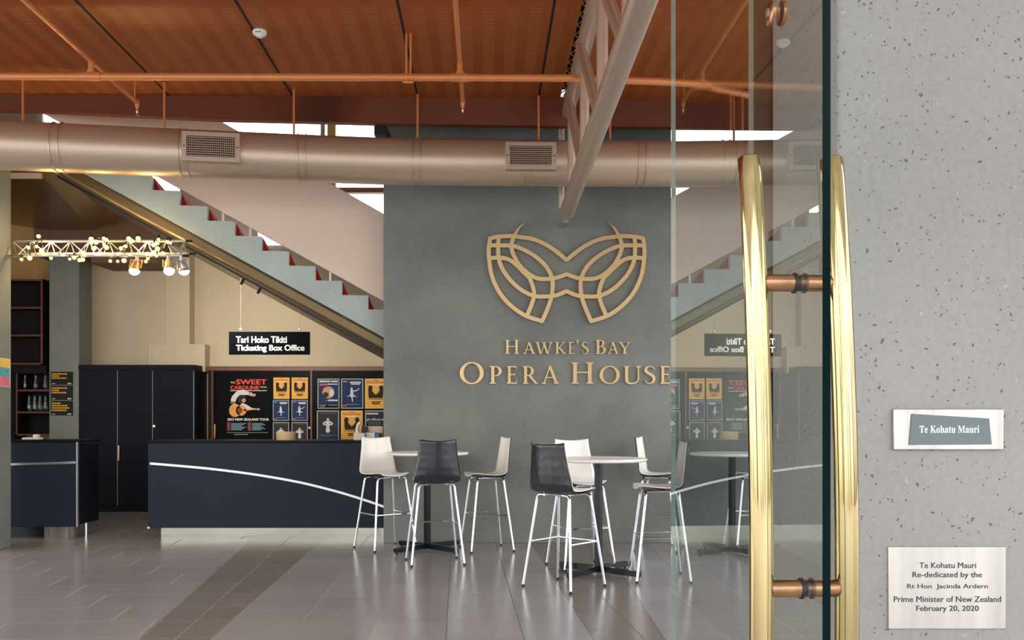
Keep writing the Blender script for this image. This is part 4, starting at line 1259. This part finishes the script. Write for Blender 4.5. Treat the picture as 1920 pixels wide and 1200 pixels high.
for px, lb in ((54.5, 'clear glass carafe on the lower bar shelf, nearest the left column'), (65, 'clear glass carafe second from the left on the lower bar shelf'), (75, 'clear glass carafe third from the left on the lower bar shelf'), (85.5, 'clear glass carafe on the lower bar shelf, nearest the notices')):
    carafe('glass_carafe', (px - 960) * 14.85 / F, 14.85, z_b, .27, lb, 'carafes on the lower bar shelf')

# three notices on the column behind the bar
ND = 14.5
for (ya, yb, n_, lab) in ((697, 721.5, 3, 'top dark notice with amber text on the column behind the bar'), (723, 750, 3, 'middle dark notice with amber text on the column behind the bar'), (751.5, 779, 4, 'bottom dark notice with amber text on the column behind the bar')):
    x0, x1, z0, z1 = rect_px(95.5, ya, 137, yb, ND)
    t = thing('notice', lab, 'notice', ((x0 + x1) / 2, ND, z0), 'dark notices on the column behind the bar')
    MB().box(x0, x1, ND - .008, ND, z0, z1).build('board', M['dark_print'], t)
    H_ = z1 - z0; W_ = x1 - x0
    mb = MB()
    for i in range(n_):
        za = z1 - H_ * (.12 + .16 * i)
        wl = (.38, .72, .8, .66)[(i + n_) % 4]
        xx = x0 + .05 * W_
        rnd = random.Random(i * 5 + n_)
        while xx < x0 + wl * W_:
            lw_ = W_ * rnd.choice((.05, .07, .09, .12))
            mb.prism([(xx, ND - .0095, za - H_ * .10), (xx + lw_, ND - .0095, za - H_ * .10), (xx + lw_, ND - .0095, za), (xx, ND - .0095, za)], (0, .001, 0))
            xx += lw_ + W_ * .02
    mb.build('amber_text', M['yellow_ink'], t)
    mb = MB()
    mb.prism([(x0 + .06 * W_, ND - .0095, z0 + H_ * .07), (x0 + .2 * W_, ND - .0095, z0 + H_ * .07), (x0 + .2 * W_, ND - .0095, z0 + H_ * .11), (x0 + .06 * W_, ND - .0095, z0 + H_ * .11)], (0, .001, 0))
    mb.prism([(x0 + .76 * W_, ND - .0095, z0 + H_ * .06), (x0 + .93 * W_, ND - .0095, z0 + H_ * .06), (x0 + .93 * W_, ND - .0095, z0 + H_ * .13), (x0 + .76 * W_, ND - .0095, z0 + H_ * .13)], (0, .001, 0))
    mb.build('white_text', M['white_ink'], t)

# ================================================================= LIGHTING TRUSS WITH FESTOON BULBS AND SPOTS
TD = 10.55
def TP(px, py, d=TD): return at(px, py, d)
zt1, zlo1, zlo2 = TP(0, 452).z, TP(0, 472.5).z, TP(0, 479.5, TD - .12).z
xl_, xr_ = -5.646, TP(349, 0).x
lt = thing('lighting_truss', 'slim aluminium lighting truss spanning above the short bar counter', 'truss', ((xl_ + xr_) / 2, TD, zlo2))
ch = [((TD), zt1), (TD + .11, zlo1), (TD - .11, zlo2)]
for dd, zz_ in ch:
    MB().tube([(xl_ + (.06 if dd < TD else .035 if dd == TD else 0), dd, zz_), (xr_, dd, zz_)], .0165, n=14).build('chord_tube', M['alu'], lt)
    MB().tube([(xr_, dd, zz_), (xr_ + .07, dd, zz_)], .013, n=12).build('coupler', M['black_gloss'], lt)
nb = 9
step = (xr_ - xl_) / nb
for i in range(nb):
    xa_, xm_, xb_ = xl_ + i * step, xl_ + (i + .5) * step, xl_ + (i + 1) * step
    for dd, zz_ in ch[1:]:
        MB().tube([(xa_, TD, zt1), (xm_, dd, zz_), (xb_, TD, zt1)], .0065, n=8).build('lacing_bar', M['alu'], lt)
    MB().tube([(xa_, TD + .11, zlo1), (xm_, TD - .11, zlo2), (xb_, TD + .11, zlo1)], .0065, n=8).build('lacing_bar', M['alu'], lt)
for px in (349,):
    MB().tube([(xr_ - .03, TD, zt1), (xr_ - .03, TD + .11, zlo1)], .008, n=8).build('end_bar', M['alu'], lt)
    MB().tube([(xr_ - .03, TD, zt1), (xr_ - .03, TD - .11, zlo2)], .008, n=8).build('end_bar', M['alu'], lt)
# bulbs measured on the enlarged view (scale 5.333, origin 0,430)
bl = [(385, 70), (285, 185), (365, 172), (415, 213), (215, 300), (297, 287), (510, 288), (625, 252), (742, 283), (795, 307), (828, 303), (832, 238), (912, 98), (960, 128), (938, 190), (1037, 90), (1062, 105), (1045, 152), (1065, 180),
      (1288, 95), (1312, 117), (1382, 92), (1258, 170), (1210, 190), (1187, 252), (1300, 250), (1103, 317), (1240, 312), (1585, 102), (1540, 155), (1572, 140), (1672, 125), (1702, 133), (1575, 195), (1540, 232), (1567, 265), (1478, 292), (1458, 322), (1628, 240), (1475, 245)]
pk = [(697, 297), (1177, 320)]
fs = thing('festoon_lights', 'tangled string of warm round bulbs wound along the lighting truss', 'string lights', ((xl_ + xr_) / 2, TD - .14, zlo2))
order = []
for i, (cx_, cy_) in enumerate(bl + pk):
    r_ = random.Random(i)
    q = at(cx_ / 5.333, 430 + cy_ / 5.333, TD - .13 + r_.uniform(-.03, .05))
    big = r_.choice((.017, .021, .025))
    if (cx_, cy_) in pk: big = .016
    b_ = MB().ball(q, big, 12, 8).build('bulb', M['bulb_pink'] if (cx_, cy_) in pk else M['bulb'], fs)
    MB().tube([q + Vector((0, 0, big * .8)), q + Vector((0, .01, big + .035))], .012, n=8).build('bulb_socket', M['cable'], b_)
    order.append(q + Vector((0, .012, big + .03)))
order.sort(key=lambda v: v.x)
for x_ in (-5.2, -4.7, -4.1):                        # the light the bulbs give to their surroundings
    li = bpy.data.lights.new('bulb_glow', 'POINT'); li.energy = 9; li.color = (1, .72, .32); li.shadow_soft_size = .06
    lo_ = bpy.data.objects.new('bulb_glow', li); COL.objects.link(lo_); lo_.parent = fs
    lo_.location = Vector((x_, TD - .02, (zt1 + zlo2) / 2)) - parent_world(fs)
cb = [Vector((xl_, TD - .12, zlo2))]
for a_, b_ in zip(order[:-1], order[1:]):
    cb.append(a_); cb.append((a_ + b_) / 2 + Vector((0, .02, -.02)))
cb.append(order[-1])
MB().tube(smooth_path(cb, 3), .0035, n=6).build('bulb_cable', M['cable'], fs, angle=80)

# three spot lights hung from the end of the truss
def spot(px_clamp, py_clamp, px_face, py_face, dface, label, body_mat, tilt, aim, power):
    cpt = at(px_clamp, py_clamp, TD - .11)
    fpt = at(px_face, py_face, dface)
    t = thing('spot_lamp', label, 'spotlight', cpt, 'spot lamps on the lighting truss')
    MB().tube([cpt + Vector((0, 0, .02)), cpt + Vector((0, 0, -.03))], .02, n=12).build('clamp', M['alu'], t)
    ax = (fpt - cpt).normalized()
    c0 = cpt + ax * .07
    sd = ax.cross(Vector((0, 1, 0))).normalized()
    yk = MB().tube([c0 + sd * .062 + ax * .05, c0 + sd * .062 - ax * .045, c0 - sd * .062 - ax * .045, c0 - sd * .062 + ax * .05], .009, n=8).build('yoke', M['tan_wood'] if body_mat == 'gold_letter' else M['alu'], t)
    L_ = (fpt - c0).length
    MB().tube([c0 - ax * .03, c0, c0 + ax * L_ * .55, c0 + ax * L_ * .7, c0 + ax * L_], .05, n=20, radii=[.03, .042, .046, .056, .060]).build('lamp_housing', M[body_mat], t)
    MB().ball(fpt, .056, 18, 12, (1, 1, .82)).build('lamp_lens', M['lamp_face'], t)
    li = bpy.data.lights.new('spot_beam', 'SPOT'); li.energy = power; li.color = (1, .87, .66); li.spot_size = math.radians(70); li.spot_blend = .8; li.shadow_soft_size = .05
    lo_ = bpy.data.objects.new('spot_beam', li); COL.objects.link(lo_); lo_.parent = t
    dirv = (Vector(aim) - fpt).normalized()
    lo_.location = fpt + dirv * .075 - parent_world(t)
    lo_.rotation_euler = dirv.to_track_quat('-Z', 'Y').to_euler()
    return t
spot(257, 484, 252, 508, TD - .16, 'brass coloured spot lamp glowing under the truss, left of the pair at its end', 'gold_letter', 0, (-5.2, 15, 2.4), 110)
spot(316, 483, 317, 508, TD - .20, 'grey spot lamp under the truss, left one of the close pair at its end', 'duct', 0, (-3.4, 15, 2.6), 110)
spot(340, 484, 345, 508, TD - .08, 'round glowing spot lamp at the very end of the truss beside the staircase', 'alu', 0, (-2.6, 15, 2.2), 110)

# ================================================================= BAR STOOLS
def shell_rows(off, nU=14, nT=26):
    """rows of the seat shell (local: sits facing +Y)"""
    prof = [(.215, .812, .150), (.205, .832, .178), (.15, .838, .198), (.06, .828, .212), (-.04, .822, .222), (-.12, .826, .228), (-.175, .845, .231), (-.207, .885, .230), (-.224, .945, .222), (-.236, 1.02, .208), (-.246, 1.10, .195), (-.256, 1.17, .185), (-.265, 1.232, .180)]
    sp_ = smooth_path([Vector((a, b, c)) for a, b, c in prof], 3)
    rows = []
    n = len(sp_)
    for i, q in enumerate(sp_):
        a = sp_[max(i - 1, 0)]; b = sp_[min(i + 1, n - 1)]
        ty, tz = b.x - a.x, b.y - a.y
        l = math.hypot(ty, tz); ny, nz = tz / l, -ty / l      # points to the outside (down and back)
        tt = i / (n - 1)
        back = max(0, min(1, (tt - .45) / .2))
        row = []
        for j in range(nU + 1):
            u = -1 + 2 * j / nU
            xx = u * q.z
            lift = .016 * u * u * (1 - back)
            fwd = .040 * u * u * back
            topc = .016 * (u * u) * (1 if i == n - 1 else .5 if i == n - 2 else 0)
            fr = -.012 * (u ** 4) * (1 if i < 3 else 0)
            yy = q.x + fwd + fr + (-ny if ny > 0 else ny) * 0
            zz_ = q.y + lift + topc
            sgn = 1
            row.append(Vector((xx * (1 + off * .6), yy - abs(ny) * off * (1 if back > 0 else .3), zz_ - (nz if nz > 0 else -nz) * off * 2.6 * (1 - back))))
        rows.append(row)
    return rows
def shell(name, mat, off, thick, par):
    rows = shell_rows(off)
    mb = MB(); mb.grid(rows)
    ob = mb.build(name, mat, par, angle=60)
    md = ob.modifiers.new('thickness', 'SOLIDIFY'); md.thickness = thick; md.offset = 0
    return ob

M['stool_quilt'], tq, bq = new_mat('glossy anthracite quilted plastic')
bq.inputs['Base Color'].default_value = lin((44, 48, 54)); bq.inputs['Roughness'].default_value = .2
bq.inputs['Coat Weight'].default_value = .5
vq = tq.nodes.new('ShaderNodeTexVoronoi'); vq.inputs['Scale'].default_value = 13; vq.inputs['Randomness'].default_value = .35
tcq = tq.nodes.new('ShaderNodeTexCoord'); tq.links.new(tcq.outputs['Object'], vq.inputs['Vector'])
bump(tq, bq, X(tq, vq.outputs['Distance']), .25, .02)

def make_stool():
    r = thing('bar_stool', 'x', 'bar stool', (0, 0, 0), 'bar stools around the high tables')
    shell('seat_shell', M['stool_quilt'], .009, .006, r)
    shell('seat_liner', M['shell_ivory'], 0.0, .007, r)
    tops = {(sx, sy): Vector((sx * .175, -.01 + sy * .145, .795)) for sx in (-1, 1) for sy in (-1, 1)}
    feet = {(sx, sy): Vector((sx * .262, -.01 + sy * .238, .0)) for sx in (-1, 1) for sy in (-1, 1)}
    mid = {}
    for kx, a in tops.items():
        b = feet[kx]
        d_ = (b - a).normalized()
        inn = Vector((-kx[0], -kx[1] * .0, 0))
        pts = [a + inn * .075 + Vector((0, 0, .004)), a + inn * .035 + Vector((0, 0, .003)), a + inn * .010 - Vector((0, 0, .004)), a + d_ * .03, a + d_ * .06, b + Vector((0, 0, .012))]
        lg = MB().tube(pts, .0125, n=14).build('leg', M['chrome'], r, angle=70)
        MB().tube([b + Vector((0, 0, .0)), b + Vector((0, 0, .02)) - d_ * .004], .0135, n=12).build('foot_cap', M['black'], lg)
        tpar = (.395 - a.z) / (b.z - a.z)
        mid[kx] = a.lerp(b, tpar)
    mb = MB()
    for sx in (-1, 1):
        mb.tube([tops[(sx, -1)] + Vector((-sx * .075, 0, .004)), tops[(sx, 1)] + Vector((-sx * .075, 0, .004))], .011, n=10)
    mb.tube([Vector((-.10, .06, .797)), Vector((.10, .06, .797))], .010, n=10)
    mb.tube([Vector((-.10, -.08, .797)), Vector((.10, -.08, .797))], .010, n=10)
    mb.build('seat_frame', M['chrome'], r, angle=60)
    MB().tube([mid[(-1, -1)], mid[(-1, 1)]], .0085, n=10).build('footrest_rail', M['chrome'], r)
    MB().tube([mid[(1, -1)], mid[(1, 1)]], .0085, n=10).build('footrest_rail', M['chrome'], r)
    MB().tube([mid[(-1, 1)], mid[(1, 1)]], .0085, n=10).build('footrest_rail', M['chrome'], r)
    return r
stool = make_stool()
# position and facing direction of every stool
spots = [((-1.41, 10.42), (.60, -.80), 'bar stool showing its white front at the left end, before the ticket counter'),
         ((-.779, 9.40), (-.22, .97), 'bar stool with blue grey glossy back turned to the viewer at the left table'),
         ((-.29, 10.33), (-.96, -.28), 'bar stool on the right of the left table, seen from the side with ivory seat'),
         ((.455, 8.06), (.667, .745), 'nearest bar stool with dark back turned to the viewer, left of the middle table'),
         ((.672, 9.12), (.33, -.94), 'bar stool behind the middle table with white front half hidden by a dark stool'),
         ((1.64, 10.38), (.95, -.31), 'bar stool near the wall with white back facing right, left of the glass door edge'),
         ((1.324, 8.456), (-.997, .0), 'bar stool right of the middle table, its beige back crossed by the glass door edge'),
         ((2.66, 10.42), (-1, -.05), 'bar stool seen through the glass beside the third table, mostly behind the brass handle')]
for i, ((x, y), (fx_, fy_), lab) in enumerate(spots):
    rz = math.atan2(fy_, fx_) - PI / 2
    if i == 0:
        stool.location = (x, y, 0); stool.rotation_euler = (0, 0, rz); stool['label'] = lab
    else:
        dup(stool, (x, y, 0), rz, lab, 'bar stools around the high tables')

# ================================================================= HIGH TABLES
def make_table():
    r = thing('high_table', 'x', 'table', (0, 0, 0), 'round high tables in front of the feature wall')
    tp = MB().lathe([(.0, 1.052), (.425, 1.052), (.445, 1.058), (.452, 1.068), (.452, 1.078), (.447, 1.083), (.0, 1.083)], (0, 0, 0), 56).build('tabletop', M['table_white'], r, angle=40)
    MB().box(-.10, .10, -.10, .10, 1.040, 1.052).build('top_plate', M['black_gloss'], r)
    MB().box(-.028, .028, -.028, .028, .03, 1.045).build('column', M['black_gloss'], r, bevel=.004)
    for k_ in range(4):
        a = k_ * PI / 2
        ca, sa = math.cos(a), math.sin(a)
        def rot(x, y, z): return (x * ca - y * sa, x * sa + y * ca, z)
        mb = MB()
        mb.hexa([rot(.02, -.024, .026), rot(.46, -.024, .024), rot(.46, .024, .024), rot(.02, .024, .026), rot(.02, -.024, .084), rot(.46, -.024, .072), rot(.46, .024, .072), rot(.02, .024, .084)])
        arm_ = mb.build('base_arm', M['black_gloss'], r, bevel=.003)
        q = rot(.435, 0, 0)
        MB().tube([(q[0], q[1], 0), (q[0], q[1], .024)], .014, n=12).build('glide', M['black'], arm_)
    return r
tb = make_table()
tb.location = (-.93, 10.25, 0); tb.rotation_euler = (0, 0, math.radians(47)); tb['label'] = 'left round high table with white top, between three bar stools by the ticket counter'
dup(tb, (.806, 8.70, 0), math.radians(49), 'nearest round high table with white top and black cross base, middle of the three', 'round high tables in front of the feature wall')
dup(tb, (2.37, 10.05, 0), math.radians(28), 'round high table standing behind the glass door', 'round high tables in front of the feature wall')
